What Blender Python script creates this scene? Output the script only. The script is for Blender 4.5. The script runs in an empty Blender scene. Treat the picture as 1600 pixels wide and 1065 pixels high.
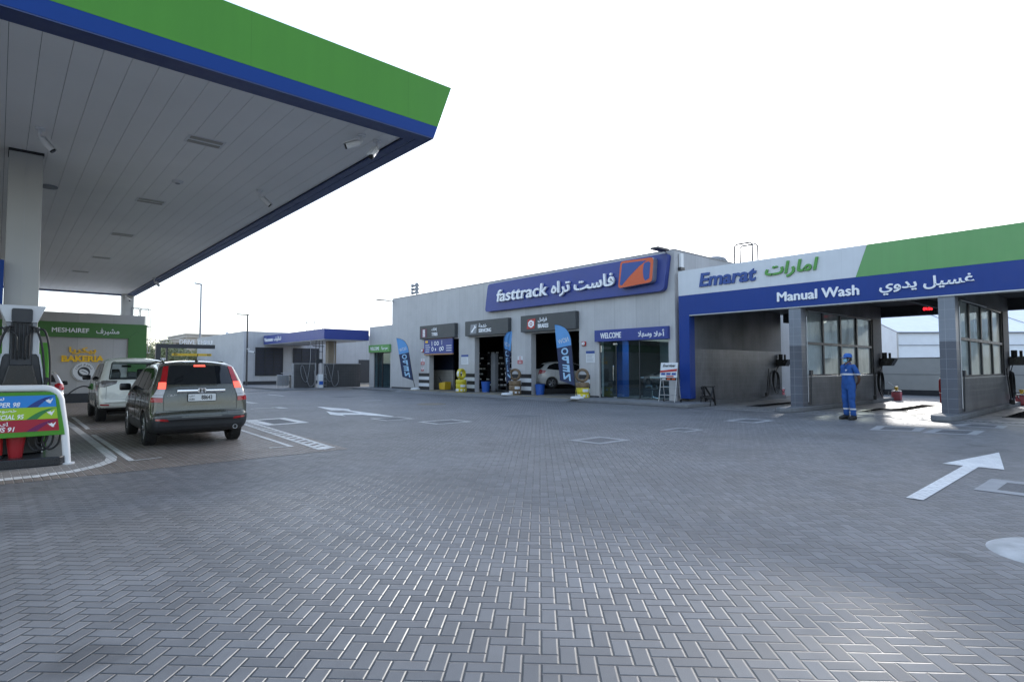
import bpy, bmesh, math, random
import numpy as np
from mathutils import Vector, Matrix
from mathutils.bvhtree import BVHTree
from mathutils.geometry import delaunay_2d_cdt
R = math.radians
random.seed(11)
scene = bpy.context.scene
COL = scene.collection

# ------------------------------------------------------------------ camera
YAW, PITCH, ROLL, FPX, HC = R(41.4897), R(2.6603), R(-0.1062), 909.34, 1.55
_f = Vector((math.sin(YAW)*math.cos(PITCH), math.cos(YAW)*math.cos(PITCH), math.sin(PITCH)))
_r = Vector((math.cos(YAW), -math.sin(YAW), 0)); _u = _r.cross(_f)
_r2 = _r*math.cos(ROLL) + _u*math.sin(ROLL); _u2 = _u*math.cos(ROLL) - _r*math.sin(ROLL)
cam = bpy.data.cameras.new('camera'); camo = bpy.data.objects.new('camera', cam); COL.objects.link(camo)
mw = Matrix((( _r2.x, _u2.x, -_f.x, 0), (_r2.y, _u2.y, -_f.y, 0), (_r2.z, _u2.z, -_f.z, HC), (0, 0, 0, 1)))
camo.matrix_world = mw
cam.sensor_width = 36.0; cam.lens = 36.0*FPX/1600.0
cam.clip_start = 0.05; cam.clip_end = 3000
scene.camera = camo

# ------------------------------------------------------------------ sky, sun, exposure
SUN_EL, SUN_AZ = R(16.8), R(73.0)           # azimuth measured clockwise from +Y
w = bpy.data.worlds.new('World'); scene.world = w; w.use_nodes = True
nt = w.node_tree
bg = nt.nodes['Background']
sky = nt.nodes.new('ShaderNodeTexSky'); sky.sky_type = 'NISHITA'; sky.sun_disc = False
sky.sun_elevation = SUN_EL; sky.sun_rotation = SUN_AZ
sky.dust_density = 1.5; sky.air_density = 1.0; sky.ozone_density = 1.0; sky.altitude = 0
hs = nt.nodes.new('ShaderNodeHueSaturation'); hs.inputs['Saturation'].default_value = 0.85
# thick haze: the glare round the sun is spread, so bright parts of the sky level off  c -> c*K/(c+K)
HK = 6.0
va = nt.nodes.new('ShaderNodeVectorMath'); va.operation = 'ADD'; va.inputs[1].default_value = (HK, HK, HK); nt.links.new(sky.outputs[0], va.inputs[0])
vd = nt.nodes.new('ShaderNodeVectorMath'); vd.operation = 'DIVIDE'; nt.links.new(sky.outputs[0], vd.inputs[0]); nt.links.new(va.outputs[0], vd.inputs[1])
vs_ = nt.nodes.new('ShaderNodeVectorMath'); vs_.operation = 'SCALE'; vs_.inputs['Scale'].default_value = HK; nt.links.new(vd.outputs[0], vs_.inputs[0])
nt.links.new(vs_.outputs[0], hs.inputs['Color'])
wbal = nt.nodes.new('ShaderNodeMix'); wbal.data_type = 'RGBA'; wbal.blend_type = 'MULTIPLY'; wbal.inputs[0].default_value = 1.0
wbal.inputs[7].default_value = (.965, .99, 1.07, 1)      # cool white balance of the camera
nt.links.new(hs.outputs[0], wbal.inputs[6]); nt.links.new(wbal.outputs[2], bg.inputs['Color'])
bg.inputs['Strength'].default_value = 0.15
sun = bpy.data.lights.new('sun', 'SUN'); suno = bpy.data.objects.new('sun', sun); COL.objects.link(suno)
sun.energy = 0.5; sun.angle = R(2.5); sun.color = (1.0, 0.97, 0.92)
sd = Vector((math.sin(SUN_AZ)*math.cos(SUN_EL), math.cos(SUN_AZ)*math.cos(SUN_EL), math.sin(SUN_EL)))
suno.rotation_euler = sd.to_track_quat('Z', 'Y').to_euler(); suno.location = (40, 10, 30)
scene.view_settings.view_transform = 'Standard'; scene.view_settings.look = 'None'
scene.view_settings.gamma = 1.0; scene.view_settings.use_curve_mapping = False
scene.view_settings.exposure = 2.32
scene.render.engine = 'CYCLES'
scene.cycles.max_bounces = 8; scene.cycles.diffuse_bounces = 4; scene.cycles.glossy_bounces = 4
scene.cycles.transparent_max_bounces = 12; scene.cycles.caustics_reflective = False; scene.cycles.caustics_refractive = False
scene.cycles.use_denoising = True
try: scene.cycles.denoiser = 'OPENIMAGEDENOISE'
except Exception: pass

# ------------------------------------------------------------------ helpers
def wloc(o):
    p = Vector((0, 0, 0))
    while o is not None:
        p += Vector(o.location); o = o.parent
    return p

def tag(o, label=None, cat=None, group=None, kind=None):
    if label: o['label'] = label
    if cat: o['category'] = cat
    if group: o['group'] = group
    if kind: o['kind'] = kind
    return o

def thing(name, label, cat, loc=(0, 0, 0), group=None):
    o = bpy.data.objects.new(name, None); COL.objects.link(o)
    o.location = loc; o.empty_display_size = 0.2
    return tag(o, label, cat, group)

def copy_tree(o, parent=None):
    c = o.copy(); COL.objects.link(c); c.parent = parent
    for ch in list(o.children): copy_tree(ch, c)
    return c

def frame_pts(fr, pts, d):
    o, U, V, N = fr
    return [o + U*a + V*b + N*d for a, b in pts]

def FX(x, sgn=-1):      # wall plane X = x seen from -X (u runs -Y)
    return (Vector((x, 0, 0)), Vector((0, -1, 0)), Vector((0, 0, 1)), Vector((-1, 0, 0)))
def FY(y):              # wall plane Y = y seen from -Y (u runs +X)
    return (Vector((0, y, 0)), Vector((1, 0, 0)), Vector((0, 0, 1)), Vector((0, -1, 0)))

class MB:
    def __init__(s): s.v = []; s.f = []
    def add(s, vs, fs):
        b = len(s.v); s.v += [Vector(v) for v in vs]; s.f += [tuple(b+i for i in f) for f in fs]; return s
    def box(s, x0, x1, y0, y1, z0, z1):
        x0, x1 = sorted((x0, x1)); y0, y1 = sorted((y0, y1)); z0, z1 = sorted((z0, z1))
        return s.add([(x0,y0,z0),(x1,y0,z0),(x1,y1,z0),(x0,y1,z0),(x0,y0,z1),(x1,y0,z1),(x1,y1,z1),(x0,y1,z1)],
                     [(3,2,1,0),(4,5,6,7),(0,1,5,4),(1,2,6,5),(2,3,7,6),(3,0,4,7)])
    def obox(s, c, size, rot):
        c = Vector(c); hx, hy, hz = [k/2 for k in size]
        vs = [c + rot @ Vector(p) for p in ((-hx,-hy,-hz),(hx,-hy,-hz),(hx,hy,-hz),(-hx,hy,-hz),(-hx,-hy,hz),(hx,-hy,hz),(hx,hy,hz),(-hx,hy,hz))]
        return s.add(vs, [(3,2,1,0),(4,5,6,7),(0,1,5,4),(1,2,6,5),(2,3,7,6),(3,0,4,7)])
    def cyl(s, p0, p1, r0, r1=None, n=16):
        p0, p1 = Vector(p0), Vector(p1); r1 = r0 if r1 is None else r1
        q = (p1-p0).to_track_quat('Z', 'Y').to_matrix(); vs = []
        for p, r in ((p0, r0), (p1, r1)):
            for i in range(n):
                a = 2*math.pi*i/n; vs.append(p + q @ Vector((r*math.cos(a), r*math.sin(a), 0)))
        fs = [(i, (i+1) % n, n+(i+1) % n, n+i) for i in range(n)] + [tuple(range(n-1, -1, -1)), tuple(range(n, 2*n))]
        return s.add(vs, fs)
    def tube(s, path, r, n=8, caps=True):
        path = [Vector(p) for p in path]; vs = []; m = len(path)
        rr = r if isinstance(r, (list, tuple)) else [r]*m
        t0 = (path[1]-path[0]).normalized()
        up = Vector((0, 0, 1)) if abs(t0.z) < .9 else Vector((1, 0, 0))
        a = t0.cross(up).normalized()
        for i, p in enumerate(path):
            t = (path[min(i+1, m-1)] - path[max(i-1, 0)]).normalized()
            a = (a - t*a.dot(t)).normalized(); b = t.cross(a)
            for k in range(n):
                g = 2*math.pi*k/n; vs.append(p + (a*math.cos(g) + b*math.sin(g))*rr[i])
        fs = [(i*n+k, i*n+(k+1) % n, (i+1)*n+(k+1) % n, (i+1)*n+k) for i in range(m-1) for k in range(n)]
        if caps: fs += [tuple(range(n-1, -1, -1)), tuple(range((m-1)*n, m*n))]
        return s.add(vs, fs)
    def lathe(s, prof, c=(0, 0, 0), rot=None, n=24, closed=False):
        c = Vector(c); rot = rot or Matrix.Identity(3); vs = []; m = len(prof)
        for r, z in prof:
            for k in range(n):
                g = 2*math.pi*k/n; vs.append(c + rot @ Vector((r*math.cos(g), r*math.sin(g), z)))
        fs = [(i*n+k, i*n+(k+1) % n, ((i+1) % m)*n+(k+1) % n, ((i+1) % m)*n+k) for i in range(m if closed else m-1) for k in range(n)]
        if not closed: fs += [tuple(range(n-1, -1, -1)), tuple(range((m-1)*n, m*n))]
        return s.add(vs, fs)
    def prism(s, pts, fr, d0, d1):
        n = len(pts); a = frame_pts(fr, pts, d0); b = frame_pts(fr, pts, d1)
        return s.add(a+b, [tuple(range(n-1, -1, -1)), tuple(range(n, 2*n))] + [(i, (i+1) % n, n+(i+1) % n, n+i) for i in range(n)])
    def rect(s, fr, u0, u1, v0, v1, d0, d1):
        return s.prism([(u0, v0), (u1, v0), (u1, v1), (u0, v1)], fr, d0, d1)
    def sheet(s, pts):
        return s.add(pts, [tuple(range(len(pts)))])
    def build(s, name, mat, parent=None, smooth=None, bevel=0, loc=None, tri=False):
        off = wloc(parent) if parent is not None else Vector(loc or (0, 0, 0))
        me = bpy.data.meshes.new(name)
        me.from_pydata([tuple(v-off) for v in s.v], [], s.f); me.update()
        bm = bmesh.new(); bm.from_mesh(me)
        bmesh.ops.recalc_face_normals(bm, faces=bm.faces[:])
        if bevel:
            ed = [e for e in bm.edges if len(e.link_faces) == 2 and e.calc_face_angle(0) > R(30)]
            if ed: bmesh.ops.bevel(bm, geom=ed, offset=bevel, segments=2, affect='EDGES', profile=0.5, clamp_overlap=True)
        bm.to_mesh(me); bm.free()
        if smooth is not None:
            for p in me.polygons: p.use_smooth = True
            me.set_sharp_from_angle(angle=R(smooth))
        me.materials.append(mat)
        o = bpy.data.objects.new(name, me); COL.objects.link(o)
        if parent is not None: o.parent = parent
        elif loc is not None: o.location = loc
        return o

def solo(name, mb, mat, label, cat, loc, group=None, **k):
    return tag(mb.build(name, mat, None, loc=loc, **k), label, cat, group)
def struct(name, mb, mat, parent=None, **k):
    o = mb.build(name, mat, parent, **k)
    if parent is None: o['kind'] = 'structure'
    return o

# ------------------------------------------------------------------ materials
def newmat(name):
    m = bpy.data.materials.new(name); m.use_nodes = True
    return m, m.node_tree, m.node_tree.nodes['Principled BSDF']
class NG:
    def __init__(s, nt): s.nt = nt
    def n(s, t, **k):
        x = s.nt.nodes.new(t)
        for a, b in k.items(): setattr(x, a, b)
        return x
    def link(s, a, b): s.nt.links.new(a, b)
    def m(s, op, a, b=None, c=None, clamp=False):
        x = s.nt.nodes.new('ShaderNodeMath'); x.operation = op; x.use_clamp = clamp
        for i, q in enumerate((a, b, c)):
            if q is None: continue
            if hasattr(q, 'is_linked') or isinstance(q, bpy.types.NodeSocket): s.link(q, x.inputs[i])
            else: x.inputs[i].default_value = q
        return x.outputs[0]
    def mr(s, v, a, b, c, d, smooth=False):
        x = s.nt.nodes.new('ShaderNodeMapRange')
        if smooth: x.interpolation_type = 'SMOOTHSTEP'
        s.link(v, x.inputs[0])
        for i, q in enumerate((a, b, c, d)): x.inputs[i+1].default_value = q
        return x.outputs[0]
    def mix(s, f, a, b, mode='MIX'):
        x = s.nt.nodes.new('ShaderNodeMix'); x.data_type = 'RGBA'; x.blend_type = mode
        for i, q in ((0, f), (6, a), (7, b)):
            if isinstance(q, bpy.types.NodeSocket): s.link(q, x.inputs[i])
            elif isinstance(q, (tuple, list)): x.inputs[i].default_value = (*q[:3], 1)
            else: x.inputs[i].default_value = q
        return x.outputs[2]
    def scale_col(s, col, f):       # colour times scalar socket
        cc = s.nt.nodes.new('ShaderNodeVectorMath'); cc.operation = 'SCALE'
        if isinstance(col, bpy.types.NodeSocket): s.link(col, cc.inputs[0])
        else: cc.inputs[0].default_value = col[:3]
        s.link(f, cc.inputs['Scale']); return cc.outputs[0]
    def pos(s):
        g = s.nt.nodes.new('ShaderNodeNewGeometry'); return g.outputs['Position']
    def mapping(s, v, sc, rz=0):
        x = s.nt.nodes.new('ShaderNodeMapping'); x.inputs['Scale'].default_value = sc; x.inputs['Rotation'].default_value = (0, 0, rz)
        s.link(v, x.inputs[0]); return x.outputs[0]
    def noise(s, v, scale, detail=4, rough=.55):
        x = s.nt.nodes.new('ShaderNodeTexNoise'); x.inputs['Scale'].default_value = scale
        x.inputs['Detail'].default_value = detail; x.inputs['Roughness'].default_value = rough
        s.link(v, x.inputs['Vector']); return x.outputs[0]
    def bump(s, h, dist, strength=1.0):
        x = s.nt.nodes.new('ShaderNodeBump'); x.inputs['Distance'].default_value = dist; x.inputs['Strength'].default_value = strength
        s.link(h, x.inputs['Height']); return x.outputs[0]

def M(name, col, rough=.5, seam=None, metal=0, var=.06, vscale=2.0, bump=0, bscale=60, streak=0, spec=.5, coat=0, emit=None, es=1.0):
    m, nt, p = newmat(name); g = NG(nt)
    p.inputs['Roughness'].default_value = rough; p.inputs['Metallic'].default_value = metal
    p.inputs['Specular IOR Level'].default_value = spec; p.inputs['Coat Weight'].default_value = coat; p.inputs['Coat Roughness'].default_value = .05
    P = g.pos(); n = g.noise(P, vscale, 5)
    f = g.mr(n, .3, .7, 1-var, 1+var)
    if streak:
        n2 = g.noise(g.mapping(P, (2.2, 2.2, .12)), 2.0, 4)
        f = g.m('MULTIPLY', f, g.mr(n2, .3, .7, 1-streak, 1+streak))
    if seam:
        ax, pitch = seam; sx = nt.nodes.new('ShaderNodeSeparateXYZ'); g.link(P, sx.inputs[0]); q = g.m('FRACT', g.m('DIVIDE', sx.outputs['XYZ'.index(ax)], pitch))
        e = g.m('MULTIPLY', g.m('MINIMUM', q, g.m('SUBTRACT', 1.0, q)), pitch); f = g.m('MULTIPLY', f, g.mr(e, .002, .006, .84, 1.0))
        n3 = g.noise(g.mapping(P, (3, 3, .25)), 2.0, 4); f = g.m('MULTIPLY', f, g.mr(n3, .35, .7, .975, 1.02))
    g.link(g.scale_col(col, f), p.inputs['Base Color'])
    g.link(g.mr(g.noise(P, vscale*4, 3), .3, .7, max(0.02, rough-.06), min(1, rough+.06)), p.inputs['Roughness'])
    if bump: g.link(g.bump(g.noise(P, bscale, 3), bump), p.inputs['Normal'])
    if emit:
        p.inputs['Emission Color'].default_value = (*emit, 1); p.inputs['Emission Strength'].default_value = es
    return m

def M_pavers(name, bw, ang, c_brick, c_joint, var=.13, herring=True):
    m, nt, p = newmat(name); g = NG(nt); P = g.pos()
    sx = nt.nodes.new('ShaderNodeSeparateXYZ'); g.link(P, sx.inputs[0]); X, Y = sx.outputs[0], sx.outputs[1]
    ca, sa = math.cos(ang), math.sin(ang)
    # u along the image right, v towards the viewer
    u = g.m('MULTIPLY_ADD', X, ca/bw, g.m('MULTIPLY', Y, sa/bw)); v = g.m('MULTIPLY_ADD', X, sa/bw, g.m('MULTIPLY', Y, -ca/bw))
    if herring:
        i = g.m('FLOOR', u); j = g.m('FLOOR', v); fu = g.m('SUBTRACT', u, i); fv = g.m('SUBTRACT', v, j)
        d = g.m('FLOORED_MODULO', g.m('ADD', g.m('SUBTRACT', i, j), .25), 4.0)
        d1 = g.m('MULTIPLY', g.m('GREATER_THAN', d, 1.0), g.m('LESS_THAN', d, 2.0))
        d2 = g.m('MULTIPLY', g.m('GREATER_THAN', d, 2.0), g.m('LESS_THAN', d, 3.0))
        hz = g.m('LESS_THAN', d, 2.0)
        ll = g.m('ADD', g.m('ADD', g.m('MULTIPLY', hz, fu), g.m('MULTIPLY', g.m('SUBTRACT', 1.0, hz), fv)), g.m('ADD', d1, d2))
        ss = g.m('ADD', g.m('MULTIPLY', hz, fv), g.m('MULTIPLY', g.m('SUBTRACT', 1.0, hz), fu))
        bi = g.m('SUBTRACT', i, d1); bj = g.m('SUBTRACT', j, d2)
    else:
        j = g.m('FLOOR', v); sh = g.m('MULTIPLY', g.m('FLOORED_MODULO', j, 2.0), 1.0)
        u2 = g.m('ADD', u, sh); i = g.m('FLOOR', g.m('DIVIDE', u2, 2.0)); ll = g.m('SUBTRACT', u2, g.m('MULTIPLY', i, 2.0)); ss = g.m('SUBTRACT', v, j)
        bi, bj = i, j
    dl = g.m('MINIMUM', ll, g.m('SUBTRACT', 2.0, ll)); ds = g.m('MINIMUM', ss, g.m('SUBTRACT', 1.0, ss))
    dist = g.m('MINIMUM', dl, ds)
    cb = nt.nodes.new('ShaderNodeCombineXYZ'); g.link(bi, cb.inputs[0]); g.link(bj, cb.inputs[1])
    wn = nt.nodes.new('ShaderNodeTexWhiteNoise'); wn.noise_dimensions = '2D'; g.link(cb.outputs[0], wn.inputs['Vector'])
    f = g.mr(wn.outputs[0], 0, 1, 1-var, 1+var)
    f = g.m('MULTIPLY', f, g.mr(g.noise(P, 220, 2), .3, .7, .88, 1.12))
    f = g.m('MULTIPLY', f, g.mr(g.noise(P, .55, 5, .6), .3, .7, .80, 1.18))
    f = g.m('MULTIPLY', f, g.mr(g.noise(P, 6, 4, .6), .25, .5, .90, 1.0))
    vo = nt.nodes.new('ShaderNodeTexVoronoi'); vo.inputs['Scale'].default_value = .55; vo.inputs['Randomness'].default_value = 1.0     # a few old oil drips and dusty spots
    wob = nt.nodes.new('ShaderNodeVectorMath'); wob.operation = 'ADD'; nz_ = nt.nodes.new('ShaderNodeTexNoise'); nz_.inputs['Scale'].default_value = 3.0; g.link(P, nz_.inputs['Vector'])
    g.link(P, wob.inputs[0]); wsc = nt.nodes.new('ShaderNodeVectorMath'); wsc.operation = 'SCALE'; wsc.inputs['Scale'].default_value = .5; g.link(nz_.outputs[1], wsc.inputs[0]); g.link(wsc.outputs[0], wob.inputs[1]); g.link(wob.outputs[0], vo.inputs['Vector'])
    f = g.m('MULTIPLY', f, g.mr(vo.outputs['Distance'], .05, .16, .74, 1.0, True))
    body = g.scale_col(c_brick, f)
    jm = g.mr(dist, .022, .046, 0, 1, True)
    tint = g.mix(g.mr(g.noise(P, .8, 3), .4, .65, 0, .3), body, g.scale_col((c_brick[0]*1.05, c_brick[1]*1.0, c_brick[2]*.93), f))
    g.link(g.mix(jm, c_joint, tint), p.inputs['Base Color'])
    edge = g.mr(dist, .08, .13, .62, 1.0)          # rounded paver edges are worn smooth
    g.link(g.m('MULTIPLY', edge, g.mr(g.noise(P, 1.1, 4), .3, .7, .58, .72)), p.inputs['Roughness'])
    dull = g.m('MULTIPLY', g.mr(g.noise(P, 7, 4, .6), .38, .62, 0, 1, True), g.mr(wn.outputs[0], 0, 1, .35, 1.0))     # dusty and polished patches
    g.link(g.m('ADD', .27, g.m('MULTIPLY', g.m('MULTIPLY', g.mr(dist, .08, .13, 1.0, 0.0), dull), .17)), p.inputs['Specular IOR Level'])
    h = g.m('ADD', g.mr(dist, .02, .11, 0, 1), g.m('MULTIPLY', g.noise(P, 160, 3), .06))
    g.link(g.bump(h, .0095, 1.0), p.inputs['Normal'])
    return m

def M_concrete(name, col, axis='y', pitch=1.22, var=.06, streak=.055, zpitch=0):
    m, nt, p = newmat(name); g = NG(nt); P = g.pos()
    sx = nt.nodes.new('ShaderNodeSeparateXYZ'); g.link(P, sx.inputs[0])
    a = sx.outputs[0] if axis == 'x' else sx.outputs[1]
    q = g.m('DIVIDE', a, pitch); ii = g.m('FLOOR', q); fr = g.m('SUBTRACT', q, ii)
    e = g.m('MULTIPLY', g.m('MINIMUM', fr, g.m('SUBTRACT', 1.0, fr)), pitch)
    wn = nt.nodes.new('ShaderNodeTexWhiteNoise'); wn.noise_dimensions = '1D'; g.link(ii, wn.inputs['W'])
    f = g.mr(wn.outputs[0], 0, 1, .95, 1.05)
    f = g.m('MULTIPLY', f, g.mr(g.noise(P, 1.2, 6, .6), .3, .7, 1-var, 1+var))
    f = g.m('MULTIPLY', f, g.mr(g.noise(g.mapping(P, (6, 6, .22)), 2.0, 5), .3, .7, 1-streak, 1+streak))
    f = g.m('MULTIPLY', f, g.mr(g.noise(P, 40, 3), .3, .7, .96, 1.04))
    jl = g.mr(e, .004, .012, .74, 1.0)
    if zpitch:
        qz = g.m('DIVIDE', sx.outputs[2], zpitch); fz = g.m('FRACT', qz)
        jl = g.m('MULTIPLY', jl, g.mr(g.m('MULTIPLY', g.m('MINIMUM', fz, g.m('SUBTRACT', 1.0, fz)), zpitch), .004, .012, .7, 1.0))
    g.link(g.scale_col(col, g.m('MULTIPLY', f, jl)), p.inputs['Base Color'])
    p.inputs['Roughness'].default_value = .75
    g.link(g.bump(g.m('ADD', jl, g.m('MULTIPLY', g.noise(P, 30, 4), .15)), .01, .5), p.inputs['Normal'])
    return m

def M_tile(name, col, grout, s=.15, rough=.35, stain=.15, var=.05):
    m, nt, p = newmat(name); g = NG(nt); P = g.pos()
    sx = nt.nodes.new('ShaderNodeSeparateXYZ'); g.link(P, sx.inputs[0])
    def ln(v):
        q = g.m('FRACT', g.m('DIVIDE', v, s)); return g.m('MULTIPLY', g.m('MINIMUM', q, g.m('SUBTRACT', 1.0, q)), s)
    nrm = nt.nodes.new('ShaderNodeNewGeometry'); sn = nt.nodes.new('ShaderNodeSeparateXYZ'); g.link(nrm.outputs['Normal'], sn.inputs[0])
    big = 9.0
    def masked(v, c): return g.m('MAXIMUM', ln(v), g.m('MULTIPLY', g.m('GREATER_THAN', g.m('ABSOLUTE', c), .7), big))
    e = g.m('MINIMUM', masked(sx.outputs[0], sn.outputs[0]), g.m('MINIMUM', masked(sx.outputs[1], sn.outputs[1]), masked(sx.outputs[2], sn.outputs[2])))
    jm = g.mr(e, .002, .006, 0, 1)
    sc = nt.nodes.new('ShaderNodeVectorMath'); sc.operation = 'SCALE'; g.link(P, sc.inputs[0]); sc.inputs['Scale'].default_value = 1/s
    fl = nt.nodes.new('ShaderNodeVectorMath'); fl.operation = 'FLOOR'; g.link(sc.outputs[0], fl.inputs[0])
    wn = nt.nodes.new('ShaderNodeTexWhiteNoise'); wn.noise_dimensions = '3D'; g.link(fl.outputs[0], wn.inputs['Vector'])
    f = g.m('MULTIPLY', g.mr(wn.outputs[0], 0, 1, 1-var, 1+var), g.mr(g.noise(g.mapping(P, (1, 1, .5)), 1.1, 5, .6), .3, .7, 1-stain, 1+stain))
    g.link(g.mix(jm, g.scale_col(grout, f), g.scale_col(col, f)), p.inputs['Base Color'])
    p.inputs['Roughness'].default_value = rough
    g.link(g.bump(jm, .003, .6), p.inputs['Normal'])
    return m

def M_floor(name, col, wet=.5):
    m, nt, p = newmat(name); g = NG(nt); P = g.pos()
    n = g.noise(P, .9, 6, .6)
    f = g.m('MULTIPLY', g.mr(n, .3, .7, .75, 1.15), g.mr(g.noise(P, 25, 4), .3, .7, .93, 1.07))
    g.link(g.scale_col(col, f), p.inputs['Base Color'])
    g.link(g.mr(g.noise(P, 1.7, 4), .35, .6, .36 if wet else .5, .78), p.inputs['Roughness'])
    g.link(g.bump(g.noise(P, 80, 3), .002), p.inputs['Normal'])
    return m

def M_glass(name, tint=(.75, .82, .85), ior=1.5, dirt=0.0, rough=0.0):
    m = bpy.data.materials.new(name); m.use_nodes = True; nt = m.node_tree; g = NG(nt)
    nt.nodes.remove(nt.nodes['Principled BSDF']); out = nt.nodes['Material Output']
    tr = g.n('ShaderNodeBsdfTransparent'); tr.inputs[0].default_value = (*tint, 1)
    gl = g.n('ShaderNodeBsdfGlossy'); gl.inputs['Roughness'].default_value = rough; gl.inputs[0].default_value = (.80, .93, 1.0, 1)
    geo = g.n('ShaderNodeNewGeometry'); dp = g.n('ShaderNodeVectorMath', operation='DOT_PRODUCT'); g.link(geo.outputs['Incoming'], dp.inputs[0]); g.link(geo.outputs['Normal'], dp.inputs[1])
    f0 = ((ior-1)/(ior+1))**2; fres = g.m('ADD', f0, g.m('MULTIPLY', 1-f0, g.m('POWER', g.m('SUBTRACT', 1.0, g.m('ABSOLUTE', dp.outputs['Value'])), 5.0)))
    mx = g.n('ShaderNodeMixShader'); g.link(g.m('MULTIPLY', fres, .35 if dirt else 1.0, clamp=True), mx.inputs[0]); g.link(tr.outputs[0], mx.inputs[1]); g.link(gl.outputs[0], mx.inputs[2])
    last = mx
    if dirt:
        P = g.pos()
        df = g.n('ShaderNodeBsdfDiffuse'); df.inputs[0].default_value = (.93, .97, .97, 1)
        tl = g.n('ShaderNodeBsdfTranslucent'); tl.inputs[0].default_value = (.93, .97, .97, 1)
        m1 = g.n('ShaderNodeMixShader'); m1.inputs[0].default_value = .9; g.link(df.outputs[0], m1.inputs[1]); g.link(tl.outputs[0], m1.inputs[2])
        m2 = g.n('ShaderNodeMixShader'); nn = g.noise(g.mapping(P, (1, 1, .4)), 1.6, 5, .6)
        g.link(g.mr(nn, .3, .7, dirt*.75, min(1, dirt*1.25)), m2.inputs[0]); g.link(mx.outputs[0], m2.inputs[1]); g.link(m1.outputs[0], m2.inputs[2]); last = m2
    g.link(last.outputs[0], out.inputs[0])
    return m

def M_carglass(name, col=(.012, .014, .016)):
    m, nt, p = newmat(name)
    p.inputs['Base Color'].default_value = (*col, 1); p.inputs['Roughness'].default_value = .03
    p.inputs['Specular IOR Level'].default_value = .6; g = NG(nt)
    g.link(g.bump(g.noise(g.pos(), 3, 2), .002), p.inputs['Normal'])
    return m

mt = {}
mt['pavers'] = M_pavers('grey_pavers', .098, R(-44.2), (.180, .180, .184), (.040, .041, .045))
mt['brown_pavers'] = M_pavers('brown_pavers', .10, R(91.5), (.235, .20, .175), (.36, .33, .30), var=.12, herring=False)
mt['soil'] = M('sandy_ground', (.22, .19, .15), .9, var=.2, vscale=.3)
mt['paint'] = M_pavers('road_paint', .098, R(-44.2), (.76, .76, .755), (.36, .36, .36), var=.05)
mt['paint_worn'] = M_pavers('worn_paint', .098, R(-44.2), (.55, .55, .54), (.26, .26, .26), var=.12)
mt['lane_paint'] = M_pavers('lane_paint', .10, R(91.5), (.74, .735, .725), (.42, .41, .40), var=.08, herring=False)
mt['yellow_paint'] = M('yellow_paint', (.42, .29, .06), .65, var=.3, vscale=4)
mt['conc'] = M_concrete('facade_board', (.465, .46, .46), 'y', 1.22)
mt['concx'] = M_concrete('facade_board_side', (.43, .435, .45), 'x', 1.22)
mt['store_conc'] = M_concrete('store_board', (.46, .45, .44), 'x', 1.38, streak=.02)
mt['lintel'] = M('dark_lintel', (.07, .072, .075), .7)
mt['kerb'] = M('kerb_concrete', (.17, .175, .185), .8, var=.14, vscale=3, bump=.004)
mt['apron'] = M_floor('apron_concrete', (.20, .20, .20), 0)
mt['washfloor'] = M_floor('wash_floor', (.215, .215, .215), .6)
mt['frame_conc'] = M('manhole_frame', (.31, .31, .315), .8, var=.12, vscale=4, bump=.003)
mt['cobble'] = M('cobble_infill', (.10, .103, .11), .7, var=.35, vscale=22, bump=.01, bscale=25)
mt['sand'] = M('sand_patch', (.20, .17, .13), .9, var=.2)
mt['green'] = M('green_panel', (.075, .27, .030), .4, seam=('X', 2.44), var=.03, vscale=.7, spec=.25)
mt['store_green'] = M('store_green_panel', (.045, .165, .030), .4, var=.03)
mt['wash_green'] = M('wash_green_panel', (.125, .33, .105), .38, seam=('Y', 2.44), var=.03, vscale=.7)
mt['blue'] = M('blue_panel', (.012, .045, .235), .4, spec=.3, seam=('Y', 2.44), var=.03, vscale=.8)
mt['canopy_blue'] = M('canopy_blue_panel', (.002, .040, .215), .4, var=.03, vscale=.8, spec=.22)
mt['blue_dark'] = M('dark_blue_trim', (.030, .055, .17), .4, var=.03)
mt['sign_blue'] = M('sign_blue', (.030, .052, .245), .4, var=.04)
mt['white_panel'] = M('white_panel', (.62, .64, .67), .4, seam=('Y', 2.44), var=.03)
mt['soffit'] = M('soffit_plank', (.86, .86, .84), .45, var=.04, vscale=.6)
mt['column'] = M('column_cladding', (.42, .42, .40), .5, var=.03)
mt['letters_white'] = M('white_letters', (.85, .86, .88), .4, var=.02)
mt['letters_blue'] = M('blue_letters', (.020, .065, .27), .4, var=.02)
mt['letters_green'] = M('green_letters', (.085, .30, .05), .4, var=.02)
mt['letters_yellow'] = M('yellow_letters', (.95, .55, .01), .4, var=.03)
mt['white'] = M('white_paint', (.72, .73, .74), .45, var=.03)
mt['steel'] = M('galvanised_steel', (.45, .46, .48), .4, metal=.7, var=.08)
mt['darkmetal'] = M('dark_metal', (.035, .037, .042), .45, var=.1)
mt['black'] = M('black_rubber', (.015, .015, .017), .6, var=.1)
mt['blackgloss'] = M('black_plastic', (.012, .013, .015), .3, var=.05)
mt['chrome'] = M('chrome', (.75, .76, .78), .12, metal=1, var=.02)
mt['grey'] = M('grey_plastic', (.25, .26, .28), .5)
mt['charcoal'] = M('charcoal_panel', (.028, .031, .038), .45)
mt['signgrey'] = M('charcoal_sign', (.055, .06, .063), .5)
mt['red'] = M('red_paint', (.42, .02, .02), .4)
mt['redplastic'] = M('red_plastic', (.30, .012, .018), .4, var=.15)
mt['pink'] = M('pink_jerrycan', (.60, .13, .16), .4, var=.1)
mt['yellow'] = M('yellow_wrap', (.62, .52, .03), .35, var=.12, vscale=9, bump=.01, bscale=18)
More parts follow.
